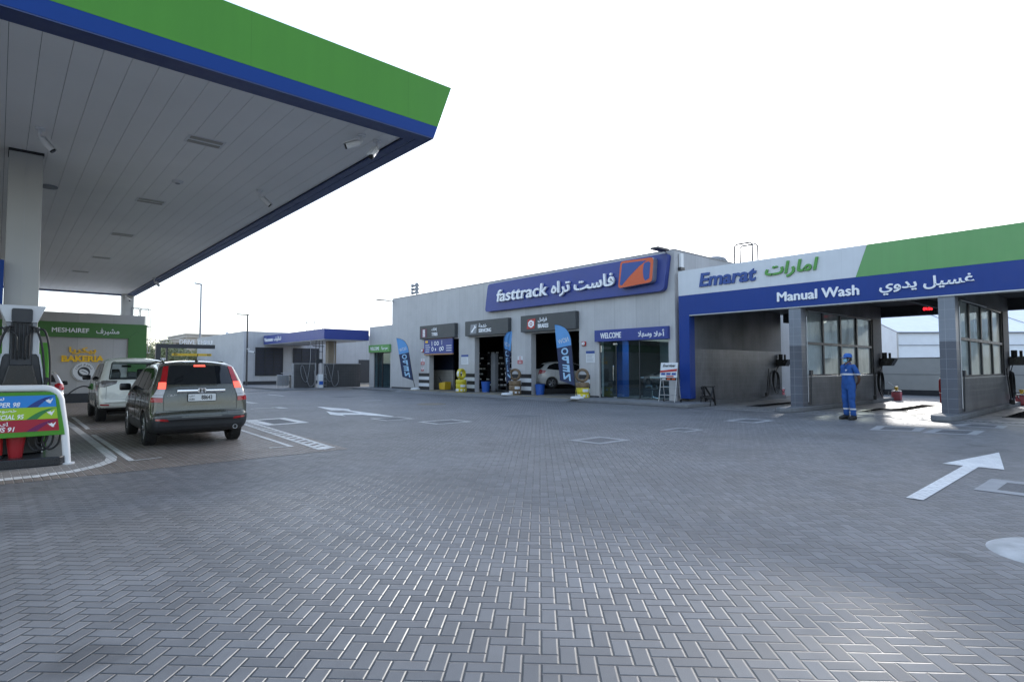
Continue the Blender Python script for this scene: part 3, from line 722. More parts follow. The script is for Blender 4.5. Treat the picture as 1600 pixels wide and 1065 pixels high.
# striped corner guards on the piers
for (a, b, w0, w1) in ((32.59, 33.85, .36, 0), (27.69, 29.31, .36, .36), (22.74, 24.36, .36, .36), (18.62, 19.31, 0, .36)):
    for k, z in enumerate((.12, .34, .56, .78, 1.00)):
        mb = MB(); m_ = 'black' if k % 2 == 0 else 'white_panel'
        mb.box(XF-.022, XF-.002, a, b, z, z+.218)
        mb.build('corner_guard', mt[m_], ws)
# first bay: blue screen above tiled low wall
MB().box(23.0, 23.15, 32.0, 36.8, .12, 1.42).build('low_wall', mt['tile_white'], ws)
MB().box(23.0, 23.12, 32.0, 36.8, 1.424, 3.4).build('screen', mt['shade_blue'], ws)
# low annex with glazed door
an = thing('annex_building', 'low grey annex joining the workshop and vacuum canopy', 'annex', (XF, 39.2, 0))
mb = MB(); mb.box(XF, XF+.3, 37.51, 37.72, 0, 4.72); mb.box(XF, XF+.3, 40.2, 40.9, 0, 4.72); mb.box(XF, XF+.3, 37.72, 40.2, 2.74, 4.72); mb.build('front_wall', mt['conc'], an)
mb = MB(); mb.box(XF+.3, 33, 40.6, 40.9, 0, 4.72); mb.build('side_wall', mt['concx'], an)
MB().box(XF+.3, 33, 37.51, 40.6, 4.3, 4.5).build('roof', mt['kerb'], an)
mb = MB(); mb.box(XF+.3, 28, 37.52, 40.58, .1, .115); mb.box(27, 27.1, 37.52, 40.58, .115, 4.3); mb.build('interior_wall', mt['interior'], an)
d = MB(); d.box(XF+.08, XF+.09, 37.72, 40.2, .13, 2.74); d.build('glass_door', mt['glass'], an)
mb = MB()
for y in (37.74, 38.95, 39.05, 39.65, 40.18): mb.box(XF+.06, XF+.12, y-.025, y+.025, .13, 2.74)
mb.box(XF+.06, XF+.12, 37.77, 40.15, 2.68, 2.74); mb.build('door_frame', mt['darkmetal'], an)
t = thing('welcome_sign', 'small green welcome sign above the annex glass door', 'sign', (XF, 39.2, 2.75), 'welcome signs over the doors')
MB().box(XF-.16, XF-.005, 37.62, 40.75, 2.745, 3.30).build('board', mt['wash_green'], t)
letters('WELCOME', FX(XF-.16), -40.45, -39.1, 2.90, 3.16, 0, .02, mt['letters_white'], t)
letters('مرحبا', FX(XF-.16), -38.7, -37.85, 2.88, 3.18, 0, .02, mt['letters_white'], t, arabic=True)

# apron, ramp edge and kerbs
mb = MB(); mb.add([(20.35, 18.4, .12), (21.9, 18.4, .12), (21.9, 34.2, .12), (20.35, 34.2, .12), (19.5, 18.4, .006), (19.5, 34.2, .006), (21.9, 18.4, 0), (21.9, 34.2, 0)],
   [(0, 1, 2, 3), (4, 0, 3, 5), (4, 6, 1, 0), (5, 3, 2, 7)])
ap = struct('apron', mb, mt['apron'])
mb = MB(); mb.box(20.36, 20.50, 18.5, 34.1, .121, .126)
for a, b in ((19.35, 22.7), (24.4, 27.65), (29.35, 32.55)): mb.box(21.55, 21.66, a, b, .121, .126)
mb.build('painted_line', mt['yellow_paint'], ap)
mb = MB(); mb.box(19.95, 21.9, 12.35, 18.4, 0, .15); mb.box(20.2, 21.9, 34.2, 41.0, 0, .12); mb.box(15.0, 21.9, 41.0, 60, 0, .12); mb.box(14.2, 15, 52, 60, 0, .12)
struct('kerb', mb, mt['kerb'], bevel=.03)
mb = MB(); mb.box(12.5, 20, 40.5, 41, .0, .03); struct('kerb_ramp', mb, mt['apron'], bevel=.01)

# main blue sign board with logo
t = thing('workshop_sign', 'long blue sign board with raised white letters and orange logo', 'sign', (XF, 20, 5))
fr = FX(XF-.01)
MB().prism(round_poly([(-26.4, 4.81), (-14.22, 4.83), (-13.98, 6.43), (-26.12, 6.40)], .22), fr, 0, .26).build('board', mt['sign_blue'], t, bevel=.015)
fr = FX(XF-.27)
letters('fasttrack', fr, -25.15, -21.12, 5.28, 5.95, .05, .11, mt['letters_white'], t, bold=.012, shear=.12)
letters('فاست تراه', fr, -20.82, -16.78, 5.14, 5.93, .05, .11, mt['letters_white'], t, arabic=True, bold=.016)
lg = MB(); lg.prism(round_poly([(-16.42, 5.13), (-14.6, 5.22), (-14.50, 6.28), (-16.26, 6.33)], .16), fr, .0, .30); lgo = lg.build('logo_box', mt['steel'], t)
mb = MB(); fr2 = FX(XF-.57)
mb.prism(round_poly([(-16.42, 5.13), (-14.6, 5.22), (-14.50, 6.28), (-16.26, 6.33)], .16), fr2, 0.001, .012); mt['orange'] = M('orange_panel', (.62, .10, .025), .4, var=.03)
mb.build('logo_face', mt['orange'], lgo)
mb = MB(); mb.prism(round_poly([(-16.32, 5.28), (-16.20, 5.24), (-15.75, 5.62), (-15.25, 5.98), (-14.85, 6.19), (-16.17, 6.23)], .05), fr2, .013, .017)
mb.prism([(-14.92, 5.32)]+[(-14.92-.13*math.sin(R(a)), 5.72-.40*math.cos(R(a))) for a in range(20, 180, 20)]+[(-14.74, 6.13), (-14.66, 6.05), (-14.73, 5.40)], fr2, .013, .017)
mb.build('logo_mark', mt['letters_blue'], lgo)

# three bay header signs
def bay_sign(y0, y1, en, ar, lab, ue, icon):
    t = thing('bay_sign', lab, 'sign', (XF, (y0+y1)/2, 3.5), 'grey signs over the service bays')
    MB().box(XF-.26, XF-.005, y0, y1, 3.48, 4.36).build('board', mt['signgrey'], t, bevel=.01)
    fr = FX(XF-.26); o = -y1
    letters(en, fr, o+ue[0], o+ue[1], 3.64, 3.86, 0, .025, mt['letters_white'], t, bold=.02)
    letters(ar, fr, o+ue[0], o+ue[2], 3.93, 4.18, 0, .025, mt['letters_white'], t, arabic=True)
    return t, fr, o
t, fr, o = bay_sign(29.4, 33.38, 'TYRES', 'إطارات', 'dark grey tyres sign over the leftmost service bay', (1.46, 2.12, 2.05), 0)
mb = MB(); mb.rect(fr, o+.2, o+.85, 3.58, 4.16, 0, .015); mb.build('icon_plate', M('maroon_plate', (.13, .03, .06), .5), t)
mb = MB()
for k in range(5):
    for s in (0, 1): mb.rect(fr, o+.40+s*.15, o+.52+s*.15, 3.62+k*.10, 3.70+k*.10, .0155, .024)
mb.build('icon', mt['letters_white'], t)
t, fr, o = bay_sign(24.35, 28.32, 'SERVICING', 'خدمة', 'dark grey servicing sign over the middle service bay', (1.36, 2.50, 2.10), 1)
mb = MB(); mb.prism([(o+.50, 3.58), (o+1.12, 3.60), (o+1.20, 4.16), (o+.58, 4.14)], fr, 0, .015); mb.build('icon_plate', mt['grey'], t)
mb = MB(); mb.prism([(o+.62, 3.70), (o+.72, 3.66), (o+1.0, 3.93), (o+1.08, 3.92), (o+1.12, 4.02), (o+1.02, 4.0), (o+1.0, 4.04), (o+1.06, 4.10), (o+.95, 4.08), (o+.93, 3.99), (o+.66, 3.76)], fr, .0155, .024); mb.build('icon', mt['letters_white'], t)
t, fr, o = bay_sign(19.3, 23.31, 'BRAKES', 'فرامل', 'dark grey brakes sign with red square over right service bay', (1.37, 2.13, 2.03), 2)
mb = MB(); mb.prism([(o+.50, 3.62), (o+1.10, 3.64), (o+1.18, 4.16), (o+.58, 4.14)], fr, 0, .015); mb.build('icon_plate', mt['red'], t)
mb = MB()
for k in range(12):
    a0, a1 = R(k*30), R(k*30+30)
    mb.prism([(o+.84+.20*math.cos(a0), 3.89+.20*math.sin(a0)), (o+.84+.20*math.cos(a1), 3.89+.20*math.sin(a1)), (o+.84+.11*math.cos(a1), 3.89+.11*math.sin(a1)), (o+.84+.11*math.cos(a0), 3.89+.11*math.sin(a0))], fr, .0155, .024)
mb.prism(circ(o+.84, 3.89, .06, 12), fr, .0155, .024)
mb.prism([(o+.62, 3.80), (o+.66, 3.74), (o+.66, 4.0), (o+.62, 3.98)], fr, .0155, .024); mb.prism([(o+1.03, 3.76), (o+1.07, 3.8), (o+1.07, 4.02), (o+1.03, 4.04)], fr, .0155, .024)
mb.build('icon', mt['letters_white'], t)

# menu board hanging in the tyre bay
t = thing('price_board', 'blue tyre offer board hanging under the tyres sign', 'notice board', (XF, 31.4, 2.5))
MB().box(XF-.12, XF-.03, 29.82, 33.05, 2.50, 3.44).build('panel', mt['sign_blue'], t)
mb = MB(); mb.box(XF-.13, XF-.02, 29.82, 33.05, 2.42, 2.497); mb.box(XF-.13, XF-.02, 29.82, 33.05, 3.443, 3.475); mb.build('frame', M('wood_trim', (.40, .22, .11), .6), t)
mb = MB(); fr = FX(XF-.12)
for (u, v) in ((-31.75, 3.16), (-31.45, 3.16), (-32.05, 2.80), (-31.15, 2.78), (-30.9, 2.82)):
    for k in range(10):
        a0, a1 = R(k*36), R(k*36+36); r0, r1 = .13, .075
        mb.prism([(u+r0*math.cos(a0), v+r0*1.1*math.sin(a0)), (u+r0*math.cos(a1), v+r0*1.1*math.sin(a1)), (u+r1*math.cos(a1), v+r1*1.1*math.sin(a1)), (u+r1*math.cos(a0), v+r1*1.1*math.sin(a0))], fr, .001, .004)
for k in range(4): mb.rect(fr, -32.9, -32.9+random.uniform(.35, .6), 2.62+k*.14, 2.66+k*.14, .001, .004)
for k in range(3): mb.rect(fr, -30.5, -29.92, 2.66+k*.15, 2.70+k*.15, .001, .004)
mb.rect(fr, -32.15, -32.09, 3.0, 3.3, .001, .004); mb.rect(fr, -31.0, -30.96, 3.05, 3.35, .001, .004); mb.rect(fr, -31.75, -31.65, 2.68, 2.85, .001, .004)
letters('عرض', fr, -30.55, -29.95, 3.12, 3.32, .001, .003, mt['letters_white'], t, arabic=True) if False else None
mb.build('drawing', mt['letters_white'], t)
mb = MB(); mb.rect(fr, -32.9, -32.6, 3.22, 3.36, .001, .004); mb.build('badge', mt['letters_yellow'], t)

# showroom front
mb = MB(); mb.box(XF+.10, XF+.112, 14.2, 18.05, .15, 2.80); mb.build('shop_glass', mt['glass'], ws)
mb = MB()
for y in (14.23, 15.78, 17.10, 18.02): mb.box(XF+.085, XF+.13, y-.018, y+.018, .15, 2.80)
mb.box(XF+.085, XF+.13, 14.25, 18.0, .15, .19); mb.build('glazing_bar', mt['darkmetal'], ws)
mb = MB(); mb.tube([(XF+.05, 17.22, .95), (XF+.02, 17.22, 1.0), (XF+.02, 17.22, 1.6), (XF+.05, 17.22, 1.65)], .016); mb.box(XF+.07, XF+.14, 17.05, 17.25, .15, .22); mb.box(XF+.07, XF+.14, 17.05, 17.25, 2.62, 2.70); mb.tube([(XF+.05, 17.95, .3), (XF+.05, 17.95, .6)], .015); mb.tube([(XF+.05, 17.95, 2.3), (XF+.05, 17.95, 2.6)], .015)
mb.build('door_handle', mt['chrome'], ws)
MB().box(27.0, 27.1, 14.2, 18.38, .12, 4.5).build('showroom_wall', mt['showroom'], ws)
t = thing('showroom_column', 'blue column standing behind the showroom door glass', 'column', (23.4, 18.0, .12))
MB().box(23.1, 23.6, 17.9, 18.3, .12, 4.5).build('column', mt['bluep'], t)
for y_, lab in ((16.9, 'left lit ceiling panel inside the showroom'), (15.1, 'right lit ceiling panel inside the showroom')):
    t = thing('ceiling_light', lab, 'ceiling light', (23.6, y_, 2.95), 'lit panels in the showroom')
    MB().box(23.2, 24.0, y_-.45, y_+.45, 2.95, 3.0).build('frame', mt['white'], t); MB().box(23.24, 23.96, y_-.41, y_+.41, 2.935, 2.948).build('panel', mt['lit_panel'], t)
MB().box(XF+TH+.02, 26.98, 14.12, 18.38, 3.002, 3.06).build('showroom_ceiling', mt['showroom'], ws)
t = thing('counter', 'pale topped reception counter inside the showroom', 'counter', (24.2, 16.3, .12))
MB().box(23.8, 24.4, 15.3, 17.2, .12, 1.05).build('base', mt['charcoal'], t); MB().box(23.7, 24.5, 15.2, 17.3, 1.054, 1.1).build('top', mt['white_panel'], t)
def office_chair(x, y, lab):
    t = thing('office_chair', lab, 'chair', (x, y, .12), 'chairs inside the showroom')
    MB().obox((x, y, .55), (.46, .46, .07), Matrix.Identity(3)).build('seat', mt['charcoal'], t, bevel=.02)
    MB().obox((x+.02, y+.25, .88), (.42, .05, .52), Matrix.Rotation(-.15, 3, 'X')).build('backrest', mt['charcoal'], t, bevel=.02)
    mb = MB(); mb.tube([(x, y, .5), (x, y, .22)], .025)
    for k in range(5): mb.tube([(x, y, .22), (x+.27*math.cos(k*1.257), y+.27*math.sin(k*1.257), .15)], .016)
    for s in (-.2, .2): mb.tube([(x+s, y+.2, .55), (x+s, y+.2, .72), (x+s, y-.1, .74), (x+s, y-.15, .58)], .014)
    mb.build('frame', mt['chrome'], t)
office_chair(22.7, 15.9, 'chrome framed chair nearer the showroom door'); office_chair(22.75, 15.0, 'chrome framed chair nearer the battery stand')
t = thing('welcome_sign', 'wide blue welcome sign above the showroom glass front', 'sign', (XF, 16.2, 2.8), 'welcome signs over the doors')
MB().box(XF-.18, XF-.005, 14.12, 18.17, 2.785, 3.33).build('board', mt['sign_blue'], t, bevel=.008)
fr = FX(XF-.18)
letters('WELCOME', fr, -17.79, -16.58, 2.92, 3.19, 0, .025, mt['letters_white'], t, bold=.02)
letters('أهلا', fr, -14.80, -14.27, 2.90, 3.20, 0, .025, mt['letters_white'], t, arabic=True); letters('وسهلا', fr, -15.63, -14.92, 2.86, 3.18, 0, .025, mt['letters_white'], t, arabic=True)

# notices, alarms
def notice(y0, y1, z0, z1, kind, lab):
    t = thing('wall_notice', lab, 'notice', (XF, (y0+y1)/2, z0), 'notices on the workshop wall')
    MB().box(XF-.015, XF-.003, y0, y1, z0, z1).build('sheet', mt['paper'], t)
    fr = FX(XF-.015); h = z1-z0; mb = MB()
    if kind == 'blue':
        mb.rect(fr, -y1, -y0, z1-h*.22, z1, .001, .004); mb.build('header', mt['letters_blue'], t)
        mb = MB()
        for k in range(6): mb.rect(fr, -y1+.06, -y0-.06-random.uniform(0, .15), z0+.06+k*.065, z0+.075+k*.065, .001, .003)
        mb.build('text_lines', mt['grey'], t)
    else:
        mb.rect(fr, -y1, -y0, z0, z0+h*.48, .001, .004); mb.build('red_half', mt['red'], t)
        mb = MB(); c_ = (-(y0+y1)/2, z0+h*.75)
        for k in range(14):
            a0, a1 = R(k*360/14), R((k+1)*360/14)
            mb.prism([(c_[0]+q*math.cos(a), c_[1]+q*math.sin(a)) for q, a in ((.08, a0), (.08, a1), (.055, a1), (.055, a0))], fr, .001, .004)
        mb.build('ring', mt['red'], t)
        mb = MB(); mb.rect(fr, -y1+.08, -y0-.08, z0+.05, z0+.08, .0045, .006); mb.rect(fr, -y1+.08, -y0-.08, z0+.11, z0+.14, .0045, .006); mb.build('text_lines', mt['paper'], t)
notice(28.31, 29.02, 1.78, 2.37, 'blue', 'white notice with blue header between tyre and servicing bays')
notice(18.30, 18.85, 1.80, 2.37, 'blue', 'white notice with blue header left of the showroom')
notice(33.15, 33.6, 1.78, 2.20, 'red', 'red and white safety notice left of the tyre bay')
notice(23.42, 23.83, 1.78, 2.20, 'red', 'red and white safety notice between servicing and brakes bays')
notice(33.25, 33.55, 1.36, 1.62, 'red', 'small worn red notice lowest beside the tyre bay')
for y, lab in ((33.35, 'red fire alarm bell left of the tyre bay'), (18.97, 'red fire alarm bell right of the brakes bay')):
    t = thing('fire_alarm', lab, 'fire alarm', (XF, y, 2.7), 'fire alarms on the workshop wall')
    MB().box(XF-.06, XF-.003, y-.13, y+.13, 2.62, 2.84).build('base', mt['red'], t, bevel=.02)
    MB().cyl((XF-.06, y, 2.73), (XF-.12, y, 2.73), .09, .07).build('sounder', mt['white'], t)
# wall lights
t = thing('wall_light', 'thin flood light arm sticking out at left end of workshop', 'wall light', (XF, 37.3, 6.4), 'flood lights on the workshop')
MB().box(XF-1.35, XF-.35, 37.2, 37.45, 6.40, 6.46).build('lamp_head', mt['darkmetal'], t); MB().tube([(XF-.35, 37.32, 6.43), (XF, 37.32, 6.40)], .03).build('arm', mt['darkmetal'], t)
t = thing('wall_light', 'flood light on bracket at the right top of workshop', 'wall light', (XF, 14.0, 6.4), 'flood lights on the workshop')
MB().box(XF-1.1, XF-.3, 13.9, 14.3, 6.50, 6.58).build('lamp_head', mt['darkmetal'], t); MB().tube([(XF-.35, 14.1, 6.52), (XF, 14.1, 6.36)], .035).build('arm', mt['steel'], t)
t = thing('wall_light', 'white tube light upright at the workshop corner', 'wall light', (XF+.3, 13.8, 5.9))
MB().box(XF+.3, XF+.5, 13.72, 13.82, 5.85, 6.45).build('tube', mt['white'], t); MB().box(XF+.25, XF+.55, 13.7, 13.85, 5.72, 5.845).build('base', mt['charcoal'], t)
t = thing('roof_siren', 'cluster of horn loudspeakers on the workshop roof', 'siren', (22, 35, 6.6))
MB().tube([(22, 35, 6.4), (22, 35, 7.5)], .04).build('mast', mt['darkmetal'], t)
for z in (6.85, 7.1, 7.36):
    MB().tube([(22, 35.0, z), (22, 34.75, z)], .03).build('bracket', mt['darkmetal'], t)
    MB().cyl((22.1, 34.8, z), (21.75, 34.6, z), .05, .15, 14).build('horn', mt['grey'], t)
    MB().cyl((22.0, 35.1, z), (21.8, 35.35, z), .05, .13, 14).build('horn', mt['grey'], t)
t = thing('water_tank', 'dark ribbed round tank on the workshop roof', 'tank', (26.4, 14.5, 6.4))
mb = MB(); mb.lathe([(.55, 0), (.55, .35), (.50, .45), (.3, .53), (.001, .55)], (26.2, 14.6, 6.42), n=28); mb.build('body', mt['grey'], t, smooth=30)
mb = MB()
for k in range(28): a = 2*math.pi*k/28; mb.box(26.2+.55*math.cos(a)-.012, 26.2+.55*math.cos(a)+.012, 14.6+.55*math.sin(a)-.012, 14.6+.55*math.sin(a)+.012, 6.44, 6.76)
mb.build('rib', mt['charcoal'], t)

# things inside the bays
t = thing('parts_rack', 'dark parts rack with white labelled bins in servicing bay', 'shelf', (25.4, 30.3, .12))
mb = MB()
for k in range(7): mb.box(25.2, 25.7, 28.4, 32.3, .3+k*.36, .33+k*.36)
for y in (28.4, 29.7, 31.0, 32.3): mb.box(25.2, 25.7, y-.02, y+.02, .12, 2.7)
mb.build('frame', mt['charcoal'], t)
mb = MB()
for k in range(7):
    y = 28.5
    while y < 32.2:
        L = random.uniform(.12, .3)
        if random.random() < .62: MB().box(25.14, 25.19, y, y+L, .38+k*.36, .48+k*.36).build('label', mt['paper'], t)
        y += L+random.uniform(.12, .3)
def lift_post(x, y, lab):
    t = thing('lift_post', lab, 'car lift', (x, y, .12), 'car lift posts in the bays')
    MB().box(x-.14, x+.14, y-.2, y+.2, .12, 2.45).build('post', mt['grey'], t, bevel=.02)
    MB().box(x-.35, x+.35, y-.35, y+.35, .118, .14).build('base_plate', mt['darkmetal'], t)
    MB().obox((x-.3, y-.5, .26), (.9, .12, .1), Matrix.Rotation(.9, 3, 'Z')).build('arm', mt['darkmetal'], t)
lift_post(23.1, 27.75, 'grey car lift post standing in the servicing bay'); lift_post(25.5, 22.6, 'grey car lift post left behind the white hatchback')
def bin_(x, y, r, h, lab, mat, z=.12):
    t = thing('waste_bin', lab, 'bin', (x, y, z), 'round bins at the workshop')
    MB().lathe([(r*.82, 0), (r, h), (r*.94, h), (r*.78, .03)], (x, y, z), n=24).build('tub', mt[mat], t, smooth=40)
    MB().lathe([(r*1.04, h-.03), (r*1.04, h+.005), (r*.95, h+.005), (r*.95, h-.03)], (x, y, z), n=24, closed=True).build('rim', mt[mat], t)
bin_(21.95, 27.2, .27, .62, 'blue tub just inside the servicing bay by the yellow tyres', 'bluep')
bin_(21.75, 22.35, .26, .56, 'blue tub at the left of the brakes bay by the stripes', 'bluep')
t = thing('mop_bucket', 'yellow wheeled bucket in the tyre bay', 'bucket', (22.4, 32.0, .12))
MB().prism([(-32.3, .14), (-31.7, .14), (-31.63, .66), (-32.37, .56)], FX(22.3), -.3, .2).build('bucket', mt['yellowp'], t, bevel=.02); MB().tube([(22.35, 32.3, .55), (22.4, 32.8, .95)], .02).build('handle', mt['darkmetal'], t)

# tyre stacks
def tyre_mesh(R0, w, name, mat, parent, label_mat=None):
    prof = [(R0*.62, -w*.42), (R0*.72, -w*.5), (R0*.92, -w*.5), (R0*.985, -w*.38), (R0, -w*.2), (R0, w*.2), (R0*.985, w*.38), (R0*.92, w*.5), (R0*.72, w*.5), (R0*.62, w*.42), (R0*.60, 0)]
    return prof
def tyre(c, rot, mat, lab, sticker=True):
    t = thing('tyre', lab, 'tyre', (0, 0, 0), 'wrapped tyres stacked at the bays')
    t.location = c
    p = tyre_mesh(.33, .245, '', None, None)
    MB().lathe(p, c, rot, 32, closed=True).build('casing', mt[mat], t, smooth=60)
    mb = MB()
    rr = .3335
    for (a0, a1, hh) in ((150, 205, .07), (225, 245, .05), (262, 275, .05)):
        n = 6; vs = []; fs = []
        for k in range(n+1):
            a = R(a0+(a1-a0)*k/n)
            for z in (-hh, hh): vs.append(Vector(c)+rot @ Vector((rr*math.cos(a), rr*math.sin(a), z)))
        for k in range(n): fs.append((2*k, 2*k+1, 2*k+3, 2*k+2))
        if sticker: MB().add(vs, fs).build('sticker', mt['paper'], t)
def stack(x, y, mats, words, up):
    I = Matrix.Identity(3); names = ['lowest', 'second lowest', 'third lowest']
    for k in range(3): tyre((x, y, .12+.125+k*.25), Matrix.Rotation(k*1.3, 3, 'Z'), mats[k], '%s flat %s tyre in %s' % (names[k], 'yellow wrapped' if mats[k] == 'yellow' else 'brown wrapped', words))
    a = up; q = Matrix.Rotation(a, 3, 'Z') @ Matrix.Rotation(R(90), 3, 'X')
    tyre((x, y, .12+.75+.33), q, mats[3], 'upright %s tyre on top of %s' % ('yellow wrapped' if mats[3] == 'yellow' else 'brown wrapped', words))
stack(20.95, 28.3, ['yellow']*4, 'the stack between tyre and servicing bays', R(15))
stack(21.0, 23.5, ['brownwrap']*4, 'the stack between servicing and brakes bays', R(-55))
stack(20.75, 18.45, ['yellow', 'yellow', 'brownwrap', 'brownwrap'], 'the stack left of the showroom', R(-50))
t = thing('cloth_bundle', 'crumpled white plastic sheet hung on the brown tyre stack', 'plastic sheet', (20.8, 23.9, 1.0))
mb = MB(); vs = []; n = 9
for i in range(n):
    for j in range(n):
        vs.append((20.72+.05*math.sin(i*1.7+j*.9), 23.62+.34*j/(n-1)+.03*math.sin(i*2.1), .78+.62*i/(n-1)+.03*math.cos(j*2.3)))
mb.add(vs, [(i*n+j, i*n+j+1, (i+1)*n+j+1, (i+1)*n+j) for i in range(n-1) for j in range(n-1)]); mb.build('sheet', mt['paper'], t, smooth=60)

# feather flags: the pole leans and arches over to the tip, the cloth hangs from it
mt['navy'] = M('navy_cloth', (.030, .042, .10), .7, var=.06); mt['sky'] = M('sky_blue_cloth', (.12, .33, .66), .6, var=.05); mt['pale_sky'] = M('pale_blue_print', (.35, .58, .80), .6)
def flag(base, U, lab, lean=0.0, wave_=.03, z0=.12, furl=0.0):
    bx, by = base; t = thing('feather_flag', lab, 'flag', (bx, by, z0), 'blue feather flags before the bays')
    MB().lathe([(.30, 0), (.32, .05), (.28, .11), (.06, .14), (.001, .14)], (bx, by, z0), n=24).build('base', mt['white'], t, smooth=40)
    U = Vector((U[0], U[1], 0)).normalized(); Nn = U.cross(Vector((0, 0, 1))); Ln = -Vector((_r.x, _r.y, 0))*lean
    O = Vector((bx, by, z0))
    ctrl = [(0, .1), (.09, .62), (.17, 1.4), (.24, 2.2), (.29, 2.75), (.36, 3.0), (.47, 3.19), (.62, 3.32), (.82, 3.41), (1.05, 3.44)]
    L_ = [0]
    for p, q in zip(ctrl, ctrl[1:]): L_.append(L_[-1]+math.hypot(q[0]-p[0], q[1]-p[1]))
    Ra = lambda s: (float(np.interp(s*L_[-1], L_, [c[0] for c in ctrl])), float(np.interp(s*L_[-1], L_, [c[1] for c in ctrl])))
    s0 = .135
    def P3(u, z, d=0.0): return O + U*u + Vector((0, 0, z)) + Ln*z + Nn*d
    MB().tube([P3(*Ra(k/24)) for k in range(25)], [.020-.012*k/24 for k in range(25)], 8).build('pole', mt['black'], t, smooth=60)
    def pt(s, q):      # s along the pole 0..1 over the cloth, q across
        r_ = Ra(s0+(1-s0)*s); l_ = (.80+(1.05-.80)*s, .86+(3.44-.86)*s)
        ww = 1-furl*(1-s)**.5*.75
        u = r_[0]+(l_[0]-r_[0])*q*ww; z = r_[1]+(l_[1]-r_[1])*q
        d = wave_*math.sin(4*q+5*s)*q + furl*.10*math.sin(11*q+3*s)*(1-s*.6)
        return u, z, d
    def sheet(sa, sb, nm, m_):
        n, k_ = 14, 10; mb = MB(); vs = []
        for i in range(n+1):
            for j in range(k_+1):
                s = sa+(sb-sa)*i/n; vs.append(P3(*pt(s, j/k_)))
        mb.add(vs, [(i*(k_+1)+j, i*(k_+1)+j+1, (i+1)*(k_+1)+j+1, (i+1)*(k_+1)+j) for i in range(n) for j in range(k_)]); return mb.build(nm, m_, t, smooth=60)
    SB = .575
    sheet(0, SB, 'flag_body', mt['navy']); sheet(SB+.001, 1, 'flag_top', mt['sky'])
    def word(ch, s_c, ds, qa, qb, mat, nm, bold, shear):
        vs, fs = text_geo(ch, bold, shear); xs = [a for a, b in vs]; ys = [b for a, b in vs]; x0, x1, y0, y1 = min(xs), max(xs), min(ys), max(ys); mb = MB()
        for sd in (.008, -.008):
            mb.add([P3(pt(s_c+ds*(b-y0)/(y1-y0), qa+(qb-qa)*(a-x0)/(x1-x0))[0], pt(s_c+ds*(b-y0)/(y1-y0), qa+(qb-qa)*(a-x0)/(x1-x0))[1], pt(s_c+ds*(b-y0)/(y1-y0), qa+(qb-qa)*(a-x0)/(x1-x0))[2]+sd) for a, b in vs], fs)
        return mb.build(nm, mat, t)
    for k, ch in enumerate('OPEN'): word(ch, .445-.133*k, .112, .26, .74, mt['pale_sky'], 'letter', .035, 0)
    word('NOW', .635, .075, .14, .90, mt['paper'], 'lettering', 0, .25)
_il = (-_r.x, -_r.y)
flag((20.9, 33.35), _il, 'leftmost blue open flag left of the tyre bay', lean=.07)
_fm = Vector((_r.x, _r.y, 0))*math.cos(R(46)) + Vector((_f.x, _f.y, 0)).normalized()*math.sin(R(46))
flag((20.3, 23.35), (_fm.x, _fm.y), 'half furled blue open flag between servicing and brakes bays', lean=.145, furl=.62)
flag((20.1, 18.2), _il, 'right blue open flag in front of the brakes bay', lean=-.01)

# battery display stand
t = thing('display_stand', 'grey wire battery display stand with printed header by showroom', 'display stand', (20.75, 13.7, .15))
mb = MB()
for y in (13.30, 14.05):
    mb.tube([(20.5, y, .15), (20.72, y, 1.25)], .016); mb.tube([(20.95, y, .15), (20.8, y, 1.25)], .016)
for z, dx in ((.42, .05), (.75, .12), (1.02, .17)): mb.box(20.5+dx, 20.92, 13.29, 14.06, z, z+.02)
mb.build('frame', mt['steel'], t)
rot = Matrix.Rotation(R(-8), 3, 'Y')
MB().obox((20.68, 13.66, 1.45), (.03, .80, .62), Matrix.Rotation(R(10), 3, 'Y')).build('header', mt['paper'], t)
fr = (Vector((20.66, 0, 1.45)), Vector((0, -1, 0)), Vector((math.sin(R(10)), 0, math.cos(R(10)))), Vector((-math.cos(R(10)), 0, math.sin(R(10)))))
letters('Energizer', fr, -13.95, -13.35, .10, .25, .004, .004, mt['black'], t, shear=.3, bold=.02)
mb = MB(); mb.prism([(-14.05, -.02), (-13.27, .06), (-13.27, -.04), (-14.05, -.10)], fr, .004, .007); mb.rect(fr, -13.75, -13.4, -.28, -.23, .004, .007); mb.build('red_stripe', mt['red'], t)
mb = MB()
for k in range(3): mb.rect(fr, -14.0+k*.25, -13.80+k*.25, -.20, -.11, .004, .007)
mb.build('picture', mt['letters_blue'], t)
for k, y in enumerate((13.45, 13.68, 13.9)):
    b = thing('car_battery', ['right', 'middle', 'left'][k]+' car battery on the top shelf of display stand', 'battery', (20.78, y, 1.04), 'batteries on the stand')
    MB().box(20.68, 20.86, y-.09, y+.09, 1.042, 1.17).build('case', mt['black'], b, bevel=.01); MB().box(20.672, 20.679, y-.08, y+.08, 1.06, 1.12).build('sticker', mt['orange'] if k < 2 else mt['paper'], b)
mb = MB(); [mb.cyl((20.95, y, .21), (20.95, y+.04, .21), .06) for y in (13.26, 14.06)]; mb.build('wheel', mt['black'], t)
def hose(pts, name='hose', r=.016):
    # smooth the control points
    P = [Vector(p) for p in pts]; out = []
    for k in range(len(P)-1):
        p0 = P[max(k-1, 0)]; p1 = P[k]; p2 = P[k+1]; p3 = P[min(k+2, len(P)-1)]
        for q in range(6):
            u = q/6; out.append(.5*((2*p1)+(-p0+p2)*u+(2*p0-5*p1+4*p2-p3)*u*u+(-p0+3*p1-3*p2+p3)*u**3))
    out.append(P[-1]); return out

